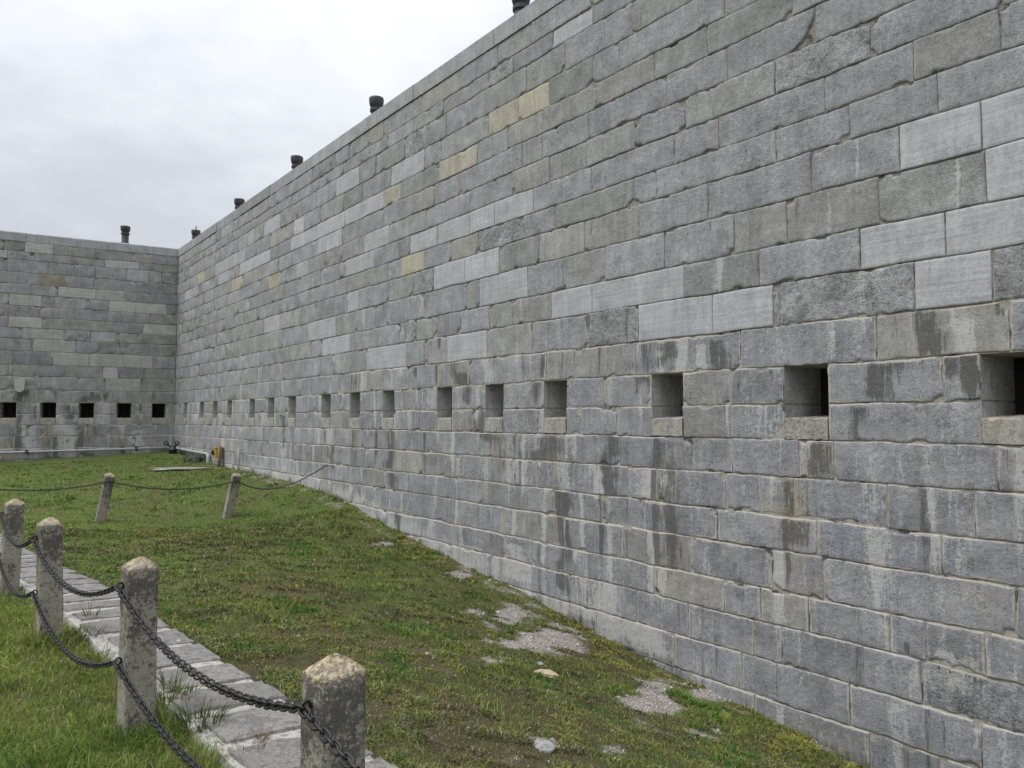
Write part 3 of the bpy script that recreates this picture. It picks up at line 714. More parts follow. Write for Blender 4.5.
# stone water spout on the left wall
u_, z_ = hit_wall(20, 386, D2)
sp_ = MB(); so = soL
sp_.grid(np.array([[(u_ + x, so * y, z_ + zz) for x, zz in ((-.15, .22), (.15, .22), (.13, -.12), (.05, -.2), (-.05, -.2), (-.13, -.12))] for y in (.0, .16)]), closed_v=True)
sp_.grid(np.array([[(u_ + x, so * .16, z_ + zz) for x, zz in ((-.15, .22), (-.13, -.12), (-.05, -.2))], [(u_ + x, so * .16, z_ + zz) for x, zz in ((.15, .22), (.13, -.12), (.05, -.2))]]))
sp_.build("water_spout", PALE, wallL)

# ---------------------------------------------------------------- paved path beside the posts
def build_path():
    rng = np.random.default_rng(4); mb = MB(); tints = []
    s = PATH_S0
    VV, FF, TT = [], [], []; k0 = 0
    def add(s0, s1, o0, o1, zt, tint, skew=0, amp=.006, seed=1):
        nonlocal k0
        na = max(4, int((s1 - s0) / .04)); nb = max(4, int((o1 - o0) / .04))
        a = np.linspace(0, 1, na + 1); b = np.linspace(0, 1, nb + 1); A, B = np.meshgrid(a, b, indexing='ij')
        S = s0 + (s1 - s0) * A + skew * (B - .5); O = o0 + (o1 - o0) * B
        S = S + (fbm(O * 8, S * 8, seed, 3) - .5) * .075; O = O + (fbm(S * 6, O * 6 + 9, seed, 3) - .5) * .026
        ed = np.minimum(np.minimum(A, 1 - A) * (s1 - s0), np.minimum(B, 1 - B) * (o1 - o0))
        X = P1[0] + LINE[0] * S + LNRM[0] * O; Y = P1[1] + LINE[1] * S + LNRM[1] * O
        Z = gz(X, Y) + zt + (fbm(S * 6, O * 6, seed, 4) - .5) * amp * 3 - .006 * np.exp(-ed / .012)
        rim = (A == 0) | (A == 1) | (B == 0) | (B == 1); Z = np.where(rim, Z - .10, Z)
        P = np.stack([X, Y, Z], -1).reshape(-1, 3); I = np.arange(len(P)).reshape(A.shape) + k0; k0 += len(P)
        q = np.stack([I[:-1, :-1], I[1:, :-1], I[1:, 1:], I[:-1, 1:]], -1).reshape(-1, 4)
        VV.append(P); FF.append(q); TT.append(np.broadcast_to(np.array(tint), P.shape))
    # pale cement bed
    add(PATH_S0, PATH_S1, PATH_IN + .0, PATH_OUT - .02, .030, (.43, .415, .38), amp=.006, seed=3)
    while s < PATH_S1 - 1:
        L = rng.uniform(.34, .52); g_ = rng.uniform(.030, .055)
        t = rng.uniform(.85, 1.1); first = s < PATH_S0 + .1
        if first: add(s, s + .42, PATH_IN + .05, PATH_OUT + .02, .06, (.50, .50, .48), 0, .002, 50)
        else: add(s, s + L, PATH_IN + rng.uniform(.02, .12), PATH_OUT + rng.uniform(-.008, .008), .042 + rng.uniform(-.004, .005), (.225 * t, .213 * t, .198 * t), rng.normal(0, .05), .008, int(rng.integers(100, 999)))
        s += (L if not first else .42) + g_
    m, g = new_mat("path_stone"); a = g.attr('tint').outputs['Color']; co = g.n('ShaderNodeTexCoord').outputs['Object']
    n = g.noise(co, 14, 7, .72); n2 = g.noise(co, 3, 5, .6); n3 = g.noise(co, 70, 4, .7)
    c = g.n('ShaderNodeHueSaturation', {'Color': a, 'Value': g.m('ADD', -1.15, g.m('ADD', g.m('MULTIPLY', n, 2.6), g.m('MULTIPLY', n2, 1.8)))}).outputs[0]
    c = g.mix(g.m('MULTIPLY', g.ss(g.m('ADD', n, g.m('MULTIPLY', g.m('SUBTRACT', n2, .5), .7)), .48, .58), .75), c, (.095, .090, .083)); c = g.mix(g.m('MULTIPLY', g.ss(n3, .5, .7), .35), c, (.5, .49, .46))
    finish(g, c, .95, g.m('ADD', n, n3), .8, .012, spec=.2)
    setp(mesh_np("path", np.concatenate(VV), [np.concatenate(FF)], m, smooth=False, attrs={'tint': np.concatenate(TT)}), kind='structure')
build_path()

# ---------------------------------------------------------------- stone posts
def post_material():
    m, g = new_mat("lichened_concrete"); co = g.n('ShaderNodeTexCoord').outputs['Object']
    z = g.n('ShaderNodeSeparateXYZ', {0: co}).outputs[2]
    oi = g.n('ShaderNodeObjectInfo').outputs['Random']
    vec = g.n('ShaderNodeVectorMath', {0: co, 1: g.n('ShaderNodeCombineXYZ', {0: g.m('MULTIPLY', oi, 17.0), 1: oi, 2: 0.0}).outputs[0]}, operation='ADD').outputs[0]
    nA = g.noise(vec, 7, 6, .62); nB = g.noise(vec, 34, 6, .72); nC = g.noise(vec, 120, 3, .75)
    col = g.mix(nB, (.215, .198, .162), (.44, .41, .345))
    col = g.mix(g.m('MULTIPLY', g.ss(nC, .52, .66), .5), col, (.11, .105, .095))
    hgt = g.ss(z, .25, .86)
    dm = g.ss(g.m('ADD', g.m('ADD', g.m('MULTIPLY', nA, .55), g.m('MULTIPLY', nB, .75)), g.m('MULTIPLY', hgt, .12)), .665, .775)
    col = g.mix(g.m('MULTIPLY', dm, .88), col, g.mix(nC, (.045, .043, .040), (.12, .115, .105)))
    top = g.ss(g.m('ADD', z, g.m('ADD', g.m('MULTIPLY', g.m('SUBTRACT', nB, .5), .30), g.m('MULTIPLY', g.m('SUBTRACT', nA, .5), .12))), .845, .895)
    col = g.mix(g.m('MULTIPLY', top, .8), col, g.mix(g.ss(nB, .36, .64), (.15, .115, .065), (.58, .49, .33)))
    blk = g.ss(g.noise(vec, 42, 4, .7), .56, .64)
    col = g.mix(g.m('MULTIPLY', blk, .75), col, (.07, .066, .058))
    spots = g.ss(g.noise(vec, 55, 3, .6), .60, .67)
    col = g.mix(g.m('MULTIPLY', spots, .7), col, (.47, .45, .40))
    finish(g, col, .96, g.m('ADD', nB, g.m('MULTIPLY', nC, .6)), .9, .010, spec=.15); return m
POSTM = post_material()
HALF = .085
UP1, LOW1 = PH - .145, PH - .55
def post_mesh(seed):
    zs = np.array([-.25, 0, .02, .1, .2, .3, .4, .5, .6, .68, .75, .80, .84, .862])
    rings = []
    per = []
    n = 8
    for side in range(4):
        for k in range(n):
            t = -1 + 2 * k / n
            per.append({0: (t, -1), 1: (1, t), 2: (-t, 1), 3: (-1, -t)}[side])
    per = np.array(per, float)
    # rounded arris
    nrm = np.maximum(np.abs(per[:, 0]), np.abs(per[:, 1])); c = (np.abs(per[:, 0] * per[:, 1]))[:, None] ** 8
    per = per * (1 - .035 * c)
    for z in zs:
        h = HALF * (1.02 - .04 * z)
        r = per * h; r = r * (1 + (vn(per[:, 0] * 3 + seed, per[:, 1] * 3 + z * 9, seed) - .5)[:, None] * .035)
        rings.append(np.c_[r, np.full(len(r), z)])
    for f, z in ((.96, .870), (.82, .882), (.60, .897), (.36, .910), (.17, .917), (.0, .92)):
        r = per * HALF * f * (1 + (vn(per[:, 0] * 4 + seed, per[:, 1] * 4, seed + 3) - .5)[:, None] * .14)
        rr = np.linalg.norm(per, axis=1)[:, None]; k = 1 - f
        r = r / (1 + (rr - 1) * k * .35)
        rings.append(np.c_[r, np.full(len(r), z + (vn(per[:, 0] * 5, per[:, 1] * 5, seed + 5) - .5) * .014 * (f > 0))])
    return np.array(rings)
def ring_bolt(parent, z):
    mb = MB(); a = np.linspace(0, 2 * math.pi, 15)
    # local -X face looks at the lawn; an iron eye standing out of it
    pts = np.stack([-HALF - .022 - .018 * np.cos(a), 0 * a, z + .018 * np.sin(a)], -1); mb.tube(pts, .0055, 7, cap=False)
    mb.tube(np.array([(-HALF + .03, 0, z), (-HALF - .006, 0, z)]), .006, 7)
    return mb.build("ring_bolt", CHAINM, parent, True)
def make_post(P, seed, label, tilt=(0, 0), rings=(UP1, LOW1), ang=None, sc=1.0):
    b = base_of(P)
    a = ang if ang is not None else math.atan2(LNRM[1], LNRM[0])
    t = empty("stone_post", b, a); t.rotation_euler = (tilt[0], tilt[1], a)
    setp(t, label, 'post', 'chain posts')
    m = MB(); m.grid(post_mesh(seed), closed_v=True)
    o = m.build("shaft", POSTM, t, True); t.scale = (sc, sc, 1)
    for z in rings: ring_bolt(t, z)
    bpy.context.view_layer.update()
    M = t.matrix_world.copy()
    return t, {z: np.array(M @ Vector((-HALF - .036, 0, z))) for z in rings}
flang = math.atan2(FL[1], FL[0]) + math.pi / 2
posts = {}
posts[1] = make_post(P1, 3, "nearest stone post at the bottom edge, cream lichen on its cap", sc=.94)
posts[2] = make_post(P2, 5, "whole lichen-spotted post second from the camera, beside the slab path", (0, .0), sc=.92)
posts[3] = make_post(P3, 9, "third post along the slab path, behind the lichen-spotted one", (0, -.03), sc=.90)
posts[4] = make_post(P4, 12, "post cut by the left edge of the picture, leaning slightly", (0, .03), sc=.93)
posts[0] = make_post(P0, 15, "post out of view nearest the camera side of the chain")
posts[5] = make_post(P5, 18, "leaning thin post in the middle of the lawn, left of its pair", (0, .0), ang=flang)
posts[6] = make_post(P6, 22, "leaning thin post on the lawn nearest the long wall", (0, .0), ang=flang)
posts[7] = make_post(P7, 25, "lawn post beyond the left edge of the picture", ang=flang)
# the two lawn posts lean over to the right
for k, (dx) in ((5, .19), (6, .20)):
    t = posts[k][0]; R = Matrix.Rotation(math.atan(dx), 4, 'Y') @ Matrix.Rotation(flang, 4, 'Z')
    t.rotation_euler = R.to_euler(); top = Vector((P5 if k == 5 else P6)); t.location = top - (R.to_3x3() @ Vector((0, 0, PH)))
    bpy.context.view_layer.update()
    posts[k] = (t, {z: np.array(t.matrix_world @ Vector((-HALF - .036, 0, z))) for z in (UP1, LOW1)})

# ---------------------------------------------------------------- chains
def link_template(Lh, W, r, nseg=14, nr=6):
    pts = []
    for a in np.linspace(-math.pi / 2, math.pi / 2, nseg // 2): pts.append((Lh + W * math.cos(a), W * math.sin(a)))
    for a in np.linspace(math.pi / 2, 3 * math.pi / 2, nseg // 2): pts.append((-Lh + W * math.cos(a), W * math.sin(a)))
    pts = np.array(pts); n = len(pts); tg = np.roll(pts, -1, 0) - np.roll(pts, 1, 0); tg /= np.linalg.norm(tg, axis=1)[:, None]
    nm = np.c_[tg[:, 1], -tg[:, 0]]; b = np.linspace(0, 2 * math.pi, nr, endpoint=False)
    P = np.stack([pts[:, None, 0] + nm[:, None, 0] * r * np.cos(b), pts[:, None, 1] + nm[:, None, 1] * r * np.cos(b), np.broadcast_to(r * np.sin(b), (n, nr))], -1)
    return P
def chain(A, B, sag, label, skew=0.0, coarse=False, twist=0.0):
    A, B = np.asarray(A, float), np.asarray(B, float)
    t = np.linspace(0, 1, 400); q = 4 * t * (1 - t) * (1 + skew * (t - .5) * 2)
    C = A + (B - A) * t[:, None]; C[:, 2] -= sag * q
    L = np.r_[0, np.cumsum(np.linalg.norm(np.diff(C, axis=0), axis=1))]
    pitch = .0345; n = max(3, int(round(L[-1] / pitch))); sv_ = (np.arange(n) + .5) / n * L[-1]
    ctr = np.stack([np.interp(sv_, L, C[:, k]) for k in range(3)], 1); dv = np.gradient(ctr, axis=0); dv /= np.linalg.norm(dv, axis=1)[:, None]
    T = link_template(.0135, .0135, .0049, *((10, 5) if coarse else (14, 7)))
    mb = MB()
    for i in range(n):
        x = dv[i]; s = np.cross(x, [0, 0, 1.0]); s /= np.linalg.norm(s); u = np.cross(s, x)
        a = (math.pi / 4 if i % 2 else -math.pi / 4) + twist * i + random.uniform(-.22, .22)
        y = math.cos(a) * s + math.sin(a) * u; z = np.cross(x, y)
        mb.grid(ctr[i] + T[..., :1] * x + T[..., 1:2] * y + T[..., 2:] * z, closed_u=True, closed_v=True)
    o = mb.build("chain", CHAINM, None, True)
    # origin at its first hook
    o.data.transform(Matrix.Translation(-Vector(A))); o.location = Vector(A)
    return setp(o, label, 'chain', 'iron chains between the posts')
def rb(k, z): return posts[k][1][z]
chain(rb(2, UP1), rb(1, UP1), .15, "upper iron chain sagging between the second post and the nearest one")
chain(rb(1, UP1), rb(0, UP1), .15, "chain running off the bottom edge from the nearest post")
chain(rb(2, LOW1), rb(1, LOW1), .12, "lower chain from the second post down to the bottom edge of the picture")
chain(rb(3, UP1), rb(2, UP1), .18, "upper chain between the third post and the second post")
chain(rb(3, LOW1), rb(2, LOW1), .19, "lower chain between the third post and the second post")
chain(rb(4, UP1), rb(3, UP1), .16, "upper chain between the left-edge post and the third post", coarse=True)
chain(rb(4, LOW1), rb(3, LOW1), .16, "lower chain between the left-edge post and the third post", coarse=True)
chain(rb(1, LOW1), rb(0, LOW1), .12, "lower chain below the frame beside the nearest post")
chain(rb(5, UP1), rb(6, UP1), .16, "thin chain across the lawn between the two leaning posts", coarse=True)
chain(rb(7, UP1), rb(5, UP1), .13, "thin chain across the lawn from the left leaning post to the left edge", coarse=True)
wu, wz = hit_wall(328, 465, D1); wp = CORNER - D1 * wu - N1 * .03
chain(rb(6, UP1), (wp[0], wp[1], wz), .30, "thin chain from the right leaning post up to the long wall", coarse=True, skew=-.25)
eb = MB(); eb.tube(np.array([(wu, soR * -.03, wz), (wu, soR * .05, wz)]), .012, 8); eb.build("wall_hook", CHAINM, wallR)

# ---------------------------------------------------------------- flue pipes on top of the walls
def flue(px, ytop, D, Nin, back, label, rod=False, wid=.113):
    u, zt = hit_wall(px, ytop, D, back); p = CORNER - D * u + Nin * back
    zb = TOP + .05; h = max(.3, zt - zb)
    t = empty("flue_pipe", (p[0], p[1], zb)); setp(t, label, 'flue pipe', 'flue pipes on the wall tops')
    r = wid
    m = MB(); m.lathe([(r * 1.12, -.12), (r * 1.12, .03), (r, .045), (r, h - .20)], 22); m.build("pipe", FLUE, t, True)
    m = MB(); m.lathe([(r, h - .30), (r * 1.22, h - .30), (r * 1.22, h - .24), (r, h - .24)], 22); m.build("collar", FLUE, t, False)
    m = MB(); m.lathe([(r, h - .205), (r * 1.2, h - .185), (r * 1.36, h - .12), (r * 1.42, h - .03), (r * 1.36, h), (r * 1.0, h + .004), (r * .95, h - .05), (0.0, h - .06)], 22); m.build("cap", FLUE, t, True)
    if rod:
        m = MB(); m.tube(np.array([(0, 0, h - .06), (0, 0, h + .17)]), .018, 8); m.build("rod", FLUE, t, True)
flue(125.5, 226.5, D2, N2, .35, "tall black flue pipe standing clear on the end wall at left", wid=.115)
flue(196, 230.5, D1, N1, .5, "small flue pipe with a thin rod on top, nearest the wall corner", True, wid=.113)
flue(239.5, 199.5, D1, N1, .5, "dark flue pipe second from the corner on the long wall top", wid=.113)
flue(297, 157, D1, N1, .5, "dark flue pipe in the middle of the row along the long wall top", wid=.113)
flue(376.5, 98.5, D1, N1, .5, "largest fully seen flue pipe, highest along the long wall top", wid=.113)
flue(521, -7, D1, N1, .5, "flue pipe cut by the top edge of the picture", wid=.113)

# ---------------------------------------------------------------- small things in the far corner
def wall_pt(D, Nin, u, out, z): p = CORNER - D * u - Nin * out; return np.array([p[0], p[1], z])
# pale pipe along the foot of both walls
ul0, zl0 = hit_wall(0, 452.5, D2); ul1, zl1 = hit_wall(168, 447.5, D2)
pz = zl1
t = empty("water_pipe", wall_pt(D2, N2, 0.15, .08, pz)); setp(t, "pale pipe fixed along the foot of the end wall", 'pipe')
base = np.array(t.location)
m = MB(); m.tube(np.array([wall_pt(D2, N2, u, .08, pz + (zl0 - zl1) * (u - ul1) / (ul0 - ul1)) for u in np.linspace(16.5, .15, 12)]) - base, .030, 10); m.build("pipe_run", WHITEP, t, True)
ur, zr = hit_wall(200, 452, D1); ur2, zr2 = hit_wall(211, 454, D1)
m = MB(); m.tube(np.array([wall_pt(D1, N1, u, .08, pz + (zr - pz) * u / ur) for u in np.linspace(.1, ur2, 8)]) - base, .040, 10); m.build("pipe_run", WHITEP, t, True)
zb_ = float(wall_base(ur2))
m = MB(); m.tube(np.array([wall_pt(D1, N1, ur2, .08, zz) for zz in np.linspace(zr2, zb_ - .1, 4)]) - base, .06, 10); m.build("down_pipe", WHITEP, t, True)
for u in (1.2, 4.4, 7.6, 10.8):
    m = MB(); p = wall_pt(D2, N2, u, .05, pz + (zl0 - zl1) * (u - ul1) / (ul0 - ul1)) - base; m.box(p[0] - .035, p[0] + .035, p[1] - .07, p[1] + .05, p[2] - .06, p[2] + .06)
    m.build("bracket", BLACK, t)
# black valve at the corner
p = at_depth(173, 446, 24.9); gzv = float(ground_z(p[0], p[1]))
t = empty("valve", (p[0], p[1], gzv)); setp(t, "black iron valve with two hand wheels at the foot of the corner", 'valve')
h = p[2] - gzv
m = MB(); m.lathe([(.13, -.1), (.13, .12), (.16, .13), (.16, .17), (.10, .18), (.09, h), (.0, h)], 14); m.build("valve_body", BLACK, t, True)
for sx in (-.26, .22):
    m = MB(); m.tube(np.array([(0, 0, h - .1), (sx * .5, -.02, h + .02), (sx * .8, -.04, h + .06)]), .03, 8); m.build("valve_arm", BLACK, t, True)
    a = np.linspace(0, 2 * math.pi, 17); m = MB(); m.tube(np.stack([sx * .8 + .07 * np.cos(a), -.06 + 0 * a, h + .10 + .07 * np.sin(a)], -1), .02, 6, cap=False)
    m.tube(np.array([(sx * .8 - .07, -.06, h + .10), (sx * .8 + .07, -.06, h + .10)]), .014, 6); m.build("hand_wheel", BLACK, t, True)
# yellow box on its pipe against the long wall
ub_, zb0 = hit_wall(222.5, 453, D1); gb = float(wall_base(ub_))
t = empty("utility_box", wall_pt(D1, N1, ub_, .14, gb), math.atan2(-D1[1], -D1[0])); setp(t, "yellow utility box on a short brown pipe against the long wall", 'utility box')
hz = zb0 - gb
m = MB(); m.box(-.12, .12, -.10, .10, hz - .15, hz + .15); m.box(-.14, .14, -.12, .12, hz + .15, hz + .18); m.build("box", YELLOW, t)
m = MB(); m.tube(np.array([(-.04, -.10, hz + .02), (-.04, -.16, hz + .02)]), .07, 12); m.build("dial", BLACK, t)
m = MB(); m.tube(np.array([(.16, 0, -.1), (.16, 0, hz * .5), (.16, 0, hz + .22)]), .05, 8); m.build("pipe", BROWN, t, True)
# thin upright rod further along the wall
ug, zg1 = hit_wall(241, 448, D1); gb = float(wall_base(ug))
m = MB(); m.tube(np.array([(0, 0, -.1), (0, 0, (zg1 - gb) * .5), (0, 0, zg1 - gb)]), .02, 8); o = m.build("conduit", WHITEP, None, True)
o.location = wall_pt(D1, N1, ug, .07, gb); setp(o, "thin pale conduit standing upright against the long wall, right of the yellow box", 'conduit')
def rock(name, px, py, sx, sy, sz, mat, label, seed, rot=0.0, cat='stone', lift=.25):
    c = hit_ground(px, py); n = 14
    th = np.linspace(0, math.pi, n); ph = np.linspace(0, 2 * math.pi, 20, endpoint=False); T, Pp = np.meshgrid(th, ph, indexing='ij')
    P = np.stack([np.sin(T) * np.cos(Pp), np.sin(T) * np.sin(Pp), np.cos(T)], -1)
    P = np.sign(P) * np.abs(P) ** .72
    k = 1 + (fbm(P[..., 0] * 2 + seed, P[..., 1] * 2 + P[..., 2] * 1.7, seed, 4) - .5) * .7
    k[0] = k[0].mean(); k[-1] = k[-1].mean()
    P = P * k[..., None] * np.array([sx, sy, sz]); mb = MB(); mb.grid(P, closed_v=True)
    o = mb.build(name, mat); o.location = (c[0], c[1], float(ground_z(c[0], c[1])) + sz * lift); o.rotation_euler = (0, 0, rot); return setp(o, label, cat)
rock("boulder", 195, 462, .20, .17, .15, DARKR, "dark weedy boulder by the long wall near the corner", 4, cat='boulder')
rock("paving_slab", 180, 469.5, .80, .34, .035, SILL, "flat pale slab lying in the grass before the corner", 8, .15, 'slab', .4)
rock("broken_stone", 547, 677, .115, .055, .035, TANST, "tan broken stone lying in the mossy turf near the long wall", 15, -.5)
rock("flat_stone", 543, 752, .055, .075, .02, JAMB, "small flat grey stone at the bottom edge of the turf", 17, .4)
rock("flat_stone", 538, 668, .07, .035, .02, PALE, "slim pale stone just behind the tan broken stone", 19, .9)

# ---------------------------------------------------------------- grass, moss, gravel
HALFANG = math.radians(44)
def scatter(n, r0, r1, power, rng):
    """random ground points, thinner with distance"""
    rr = np.linspace(r0, r1, 2000); pdf = rr * (r0 / rr) ** power; cdf = np.cumsum(pdf); cdf /= cdf[-1]
    r = np.interp(rng.random(n), cdf, rr); a = rng.uniform(-HALFANG, HALFANG, n)
    x, y = r * np.sin(a), r * np.cos(a)
    ok = (wall_n(x, y) > .015) & (left_n(x, y) > .03)
    return x[ok], y[ok]
def on_path(x, y, m=0.0):
    o = line_off(x, y); s = line_s(x, y); return (o > PATH_IN + .05 - m) & (o < PATH_OUT + .01 + m) & (s > PATH_S0 - .03)
def blades(name, x, y, h, wdt, lean, tint, mat, rng):
    n = len(x); z = ground_z(x, y) - .004
    a = rng.uniform(0, 2 * math.pi, n); fa = rng.uniform(0, 2 * math.pi, n)
    sx, sy = np.cos(a) * wdt, np.sin(a) * wdt
    lx, ly = np.cos(fa) * lean * h, np.sin(fa) * lean * h
    b = np.stack([x, y, z], -1); S = np.stack([sx, sy, 0 * sx], -1)
    mid = b + np.stack([lx * .35, ly * .35, h * .6], -1); tip = b + np.stack([lx, ly, h * np.sqrt(np.clip(1 - .45 * lean ** 2, .15, 1))], -1)
    V = np.stack([b - S, b + S, mid - S * .75, mid + S * .75, tip], 1).reshape(-1, 3)
    k = np.arange(n)[:, None] * 5
    Q = np.concatenate([k + 0, k + 1, k + 3, k + 2], 1); T = np.concatenate([k + 2, k + 3, k + 4], 1)
    tt = np.repeat(tint, 5, 0)
    return mesh_np(name, V, [Q, T], mat, attrs={'tint': tt})
def lawn():
    rng = np.random.default_rng(12)
    xs, ys = zip(scatter(330000, 1.7, 8, 1.1, rng), scatter(330000, 5.5, 27, 1.35, rng))
    x = np.concatenate(xs); y = np.concatenate(ys); n = len(x)
    gr, br, ym, ms = fields(x, y); r = np.hypot(x, y)
    out = line_off(x, y) < .45
    keep = (~on_path(x, y)) & (rng.random(n) > gr * 1.1) & (rng.random(n) > ms * .86) & (rng.random(n) > br * .35)
    x, y, br, ms, r, out, ym = [q[keep] for q in (x, y, br, ms, r, out, ym)]; n = len(x)
    big = fbm(x * .8, y * .8, 70, 3); tuft = sst(fbm(x * 2.6, y * 2.6, 71, 3), .52, .72)
    near_post = np.zeros(n)
    for P in (P1, P2, P3, P4): near_post = np.maximum(near_post, np.exp(-((x - P[0]) ** 2 + (y - P[1]) ** 2) / .06))
    h = np.where(out, .040 + .050 * tuft, .020 + .030 * tuft) * rng.uniform(.55, 1.35, n) * (1 + .9 * near_post * out)
    edge = np.exp(-((line_off(x, y) - .14) / .10) ** 2) * (line_s(x, y) < 4); h = h * (1 + .6 * edge)
    foot_ = np.exp(-(wall_n(x, y) / .10) ** 2) * sst(fbm(x * 2, y * 2, 77, 3), .4, .6); h = h * (1 + 2.2 * foot_)
    h = h * (1 + .25 * sst(r, 9, 18)) * np.where(rng.random(n) < .06, 1.7, 1)
    wd = .0016 * np.maximum(1, (r / 2.6) ** .85) * rng.uniform(.7, 1.3, n)
    lean = rng.uniform(.15, 1.05, n)
    c0 = np.array([.115, .188, .034]); c1 = np.array([.268, .322, .073]); c2 = np.array([.36, .31, .165]); c3 = np.array([.17, .115, .068])
    cl_ = fbm(x * 6, y * 6, 72, 3)
    f = np.clip(sst(big, .3, .7) * .6 + (cl_ - .5) * 1.6 + .25 + rng.normal(0, .25, n), 0, 1)[:, None]; c = (c0 * (1 - f) + c1 * f) * rng.uniform(.6, 1.3, (n, 1))
    dry = (rng.random(n) < (.06 + .36 * br * (1 - .4 * out))); c[dry] = c2 * rng.uniform(.5, 1.05, (dry.sum(), 1))
    dk = rng.random(n) < (.22 * br * (~out)); c[dk] = c3 * rng.uniform(.6, 1.2, (dk.sum(), 1))
    wd_ = sst(fbm(x * 3.3, y * 3.3, 91, 3), .60, .68) * (~out)            # broad-leaved weeds in patches
    k = rng.random(n) < wd_ * .75; c[k] = np.array([.085, .170, .035]) * rng.uniform(.75, 1.35, (k.sum(), 1)); wd[k] *= 2.2; h[k] *= 1.15
    setp(blades("lawn_grass", x, y, h, wd, lean, c, BLADE, rng), kind='stuff', label="short green lawn grass with dry brown patches", cat='grass')
lawn()
def moss():
    rng = np.random.default_rng(31)
    x, y = scatter(1000000, 2.4, 15, 1.30, rng); n = len(x)
    gr, br, ym, ms = fields(x, y); r = np.hypot(x, y)
    inside = line_off(x, y) > .8
    keep = inside & (~on_path(x, y, .0)) & (rng.random(n) > gr * 1.15) & (rng.random(n) < np.maximum(ms * 1.5, np.maximum(ym, .30 + .5 * br)))
    x, y, br, ym, ms, r = [q[keep] for q in (x, y, br, ym, ms, r)]; n = len(x)
    cl = fbm(x * 5, y * 5, 80, 3); cl2 = fbm(x * 1.6, y * 1.6, 81, 4)
    h = (.007 + .034 * sst(cl, .42, .7)) * rng.uniform(.5, 1.4, n) * (1 + .5 * sst(r, 7, 14))
    wd = .0030 * np.maximum(1, (r / 4) ** .8) * rng.uniform(.6, 1.5, n)
    lean = rng.uniform(.5, 1.5, n)
    a = np.array([.088, .112, .033]); b = np.array([.205, .210, .058]); d = np.array([.095, .068, .046]); yy = np.array([.34, .33, .050]); gg = np.array([.080, .125, .035])
    f = np.clip(sst(cl2, .3, .7) * .8 + (cl - .5) * 1.4 + .1 + rng.normal(0, .2, n), 0, 1)[:, None]; c = (a * (1 - f) + b * f) * rng.uniform(.55, 1.35, (n, 1))
    sp_ = fbm(x * 2.4, y * 2.4, 83, 4)
    k = rng.random(n) < .10 + .65 * sst(sp_, .50, .62) * (1 - ym); c[k] = d * rng.uniform(.6, 1.7, (k.sum(), 1))
    k = rng.random(n) < sst(cl, .55, .7) * .5; c[k] = gg * rng.uniform(.7, 1.3, (k.sum(), 1))
    k = rng.random(n) < ym * .35; c[k] = np.array([.13, .085, .05]) * rng.uniform(.5, 1.3, (k.sum(), 1))
    k = rng.random(n) < ym * .62; c[k] = yy * rng.uniform(.5, 1.15, (k.sum(), 1))
    k = rng.random(n) < .05; c[k] = np.array([.40, .37, .30]) * rng.uniform(.5, 1.1, (k.sum(), 1))
    setp(blades("moss_ground_cover", x, y, h, wd, lean, c, MOSS, rng), kind='stuff', label="olive and yellow moss and thin turf sloping down to the long wall", cat='moss')
moss()
def gravel():
    rng = np.random.default_rng(41)
    x, y = scatter(240000, 3.2, 13, 1.2, rng); n = len(x); gr, br, ym, ms = fields(x, y)
    inside = line_off(x, y) > .82
    keep = inside & ((rng.random(n) < gr * .75) | (rng.random(n) < .004 * ms))
    x, y = x[keep], y[keep]; n = len(x); r = np.hypot(x, y)
    s = np.exp(rng.normal(math.log(.0052), .42, n)); s = np.clip(s * np.where(rng.random(n) < .03, 1.9, 1), .003, .030) * np.maximum(1, (r / 6) ** .5)
    o = np.array([[1, 0, 0], [0, 1, 0], [-1, 0, 0], [0, -1, 0], [0, 0, .75], [0, 0, -.6]], float)
    f = np.array([[0, 1, 4], [1, 2, 4], [2, 3, 4], [3, 0, 4], [1, 0, 5], [2, 1, 5], [3, 2, 5], [0, 3, 5]])
    V = o[None] * rng.uniform(.6, 1.3, (n, 6, 1)) * s[:, None, None]; a = rng.uniform(0, 6.28, n); ca, sa = np.cos(a)[:, None], np.sin(a)[:, None]
    X = V[..., 0] * ca - V[..., 1] * sa + x[:, None]; Y = V[..., 0] * sa + V[..., 1] * ca + y[:, None]; Z = V[..., 2] + (ground_z(x, y) + s * .35)[:, None]
    V = np.stack([X, Y, Z], -1).reshape(-1, 3); F = (f[None] + np.arange(n)[:, None, None] * 6).reshape(-1, 3)
    t = np.array([.32, .295, .27]) * rng.uniform(.5, 1.6, (n, 1)) * (1 + np.array([.06, 0, -.06]) * rng.normal(0, 1, (n, 1)))
    m, g = new_mat("gravel_stone"); finish(g, g.attr('tint').outputs['Color'], .95, spec=.2)
    setp(mesh_np("gravel", V, [F], m, attrs={'tint': np.repeat(t, 6, 0)}), kind='stuff', label="pale grey gravel showing through the turf below the long wall", cat='gravel')
gravel()
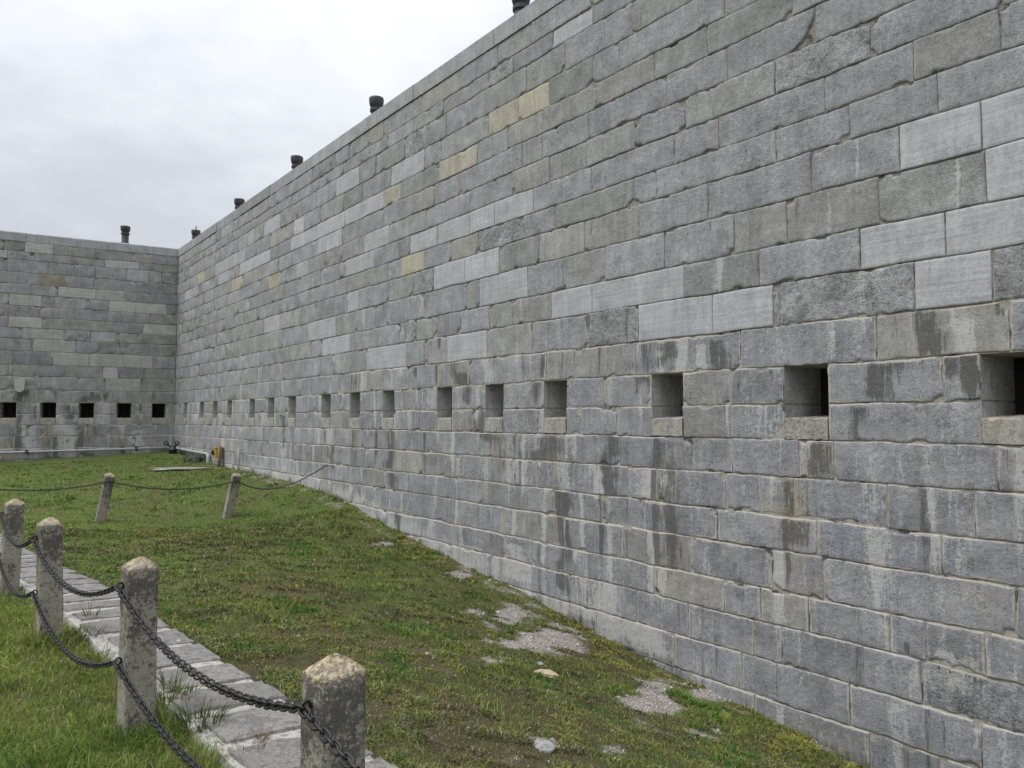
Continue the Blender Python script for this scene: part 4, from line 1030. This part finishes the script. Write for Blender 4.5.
def tuft(px, py, n, hgt, spread, label, seed, seedheads=False, tint=(.085, .13, .03)):
    rng = np.random.default_rng(seed); c = hit_ground(px, py); t = empty("grass_tuft", (c[0], c[1], float(ground_z(c[0], c[1])))); setp(t, label, 'grass tuft')
    V, F, T = [], [], []; k = 0
    for i in range(n):
        a = rng.uniform(0, 6.28); d = spread * math.sqrt(rng.random()); bx, by = d * math.cos(a), d * math.sin(a)
        h = hgt * rng.uniform(.5, 1.05); ln = rng.uniform(.1, .75); fa = a + rng.normal(0, .7); w_ = rng.uniform(.0024, .0055); wa = rng.uniform(0, 6.28)
        S = np.array([math.cos(wa), math.sin(wa), 0]) * w_
        zz = float(ground_z(np.array(c[0] + bx), np.array(c[1] + by))) - t.location[2] - .01
        tt = np.linspace(0, 1, 5); tn = np.array(tint) * rng.uniform(.6, 1.4) * (np.array([1.5, 1.15, 1.1]) if rng.random() < .2 else 1)
        for j, q in enumerate(tt):
            p = np.array([bx + math.cos(fa) * ln * h * q ** 1.8, by + math.sin(fa) * ln * h * q ** 1.8, zz + h * (q - .28 * ln * q ** 2.5)]); ww = S * (1 - q ** 2) + S * .05
            V += [p - ww, p + ww]; T += [tn, tn]
            if j: F.append([k + 2 * j - 2, k + 2 * j - 1, k + 2 * j + 1, k + 2 * j])
        k += 10
    mesh_np("leaf_blades", np.array(V), [np.array(F)], BLADE, t, attrs={'tint': np.array(T)})
tuft(172, 702, 190, .17, .13, "tall grass tuft at the foot of the second post, on its path side", 1)
tuft(199, 730, 130, .20, .12, "weedy grass tuft at the bottom of the picture growing against the path", 2, tint=(.08, .115, .035))
tuft(82, 640, 220, .14, .17, "thick grass clump beside the path between the third and second posts", 3)
tuft(91, 622, 26, .24, .05, "few tall grass stems standing up in front of the path slabs", 4, tint=(.10, .13, .05))
tuft(170, 694, 22, .27, .05, "thin upright weed stems just right of the second post", 5, tint=(.09, .12, .05))
tuft(247, 752, 90, .12, .11, "dry brownish tuft in front of the nearest post", 6, tint=(.17, .12, .055))
tuft(198, 462, 160, .42, .40, "dark weeds growing round the boulder near the corner", 7, tint=(.05, .075, .02))
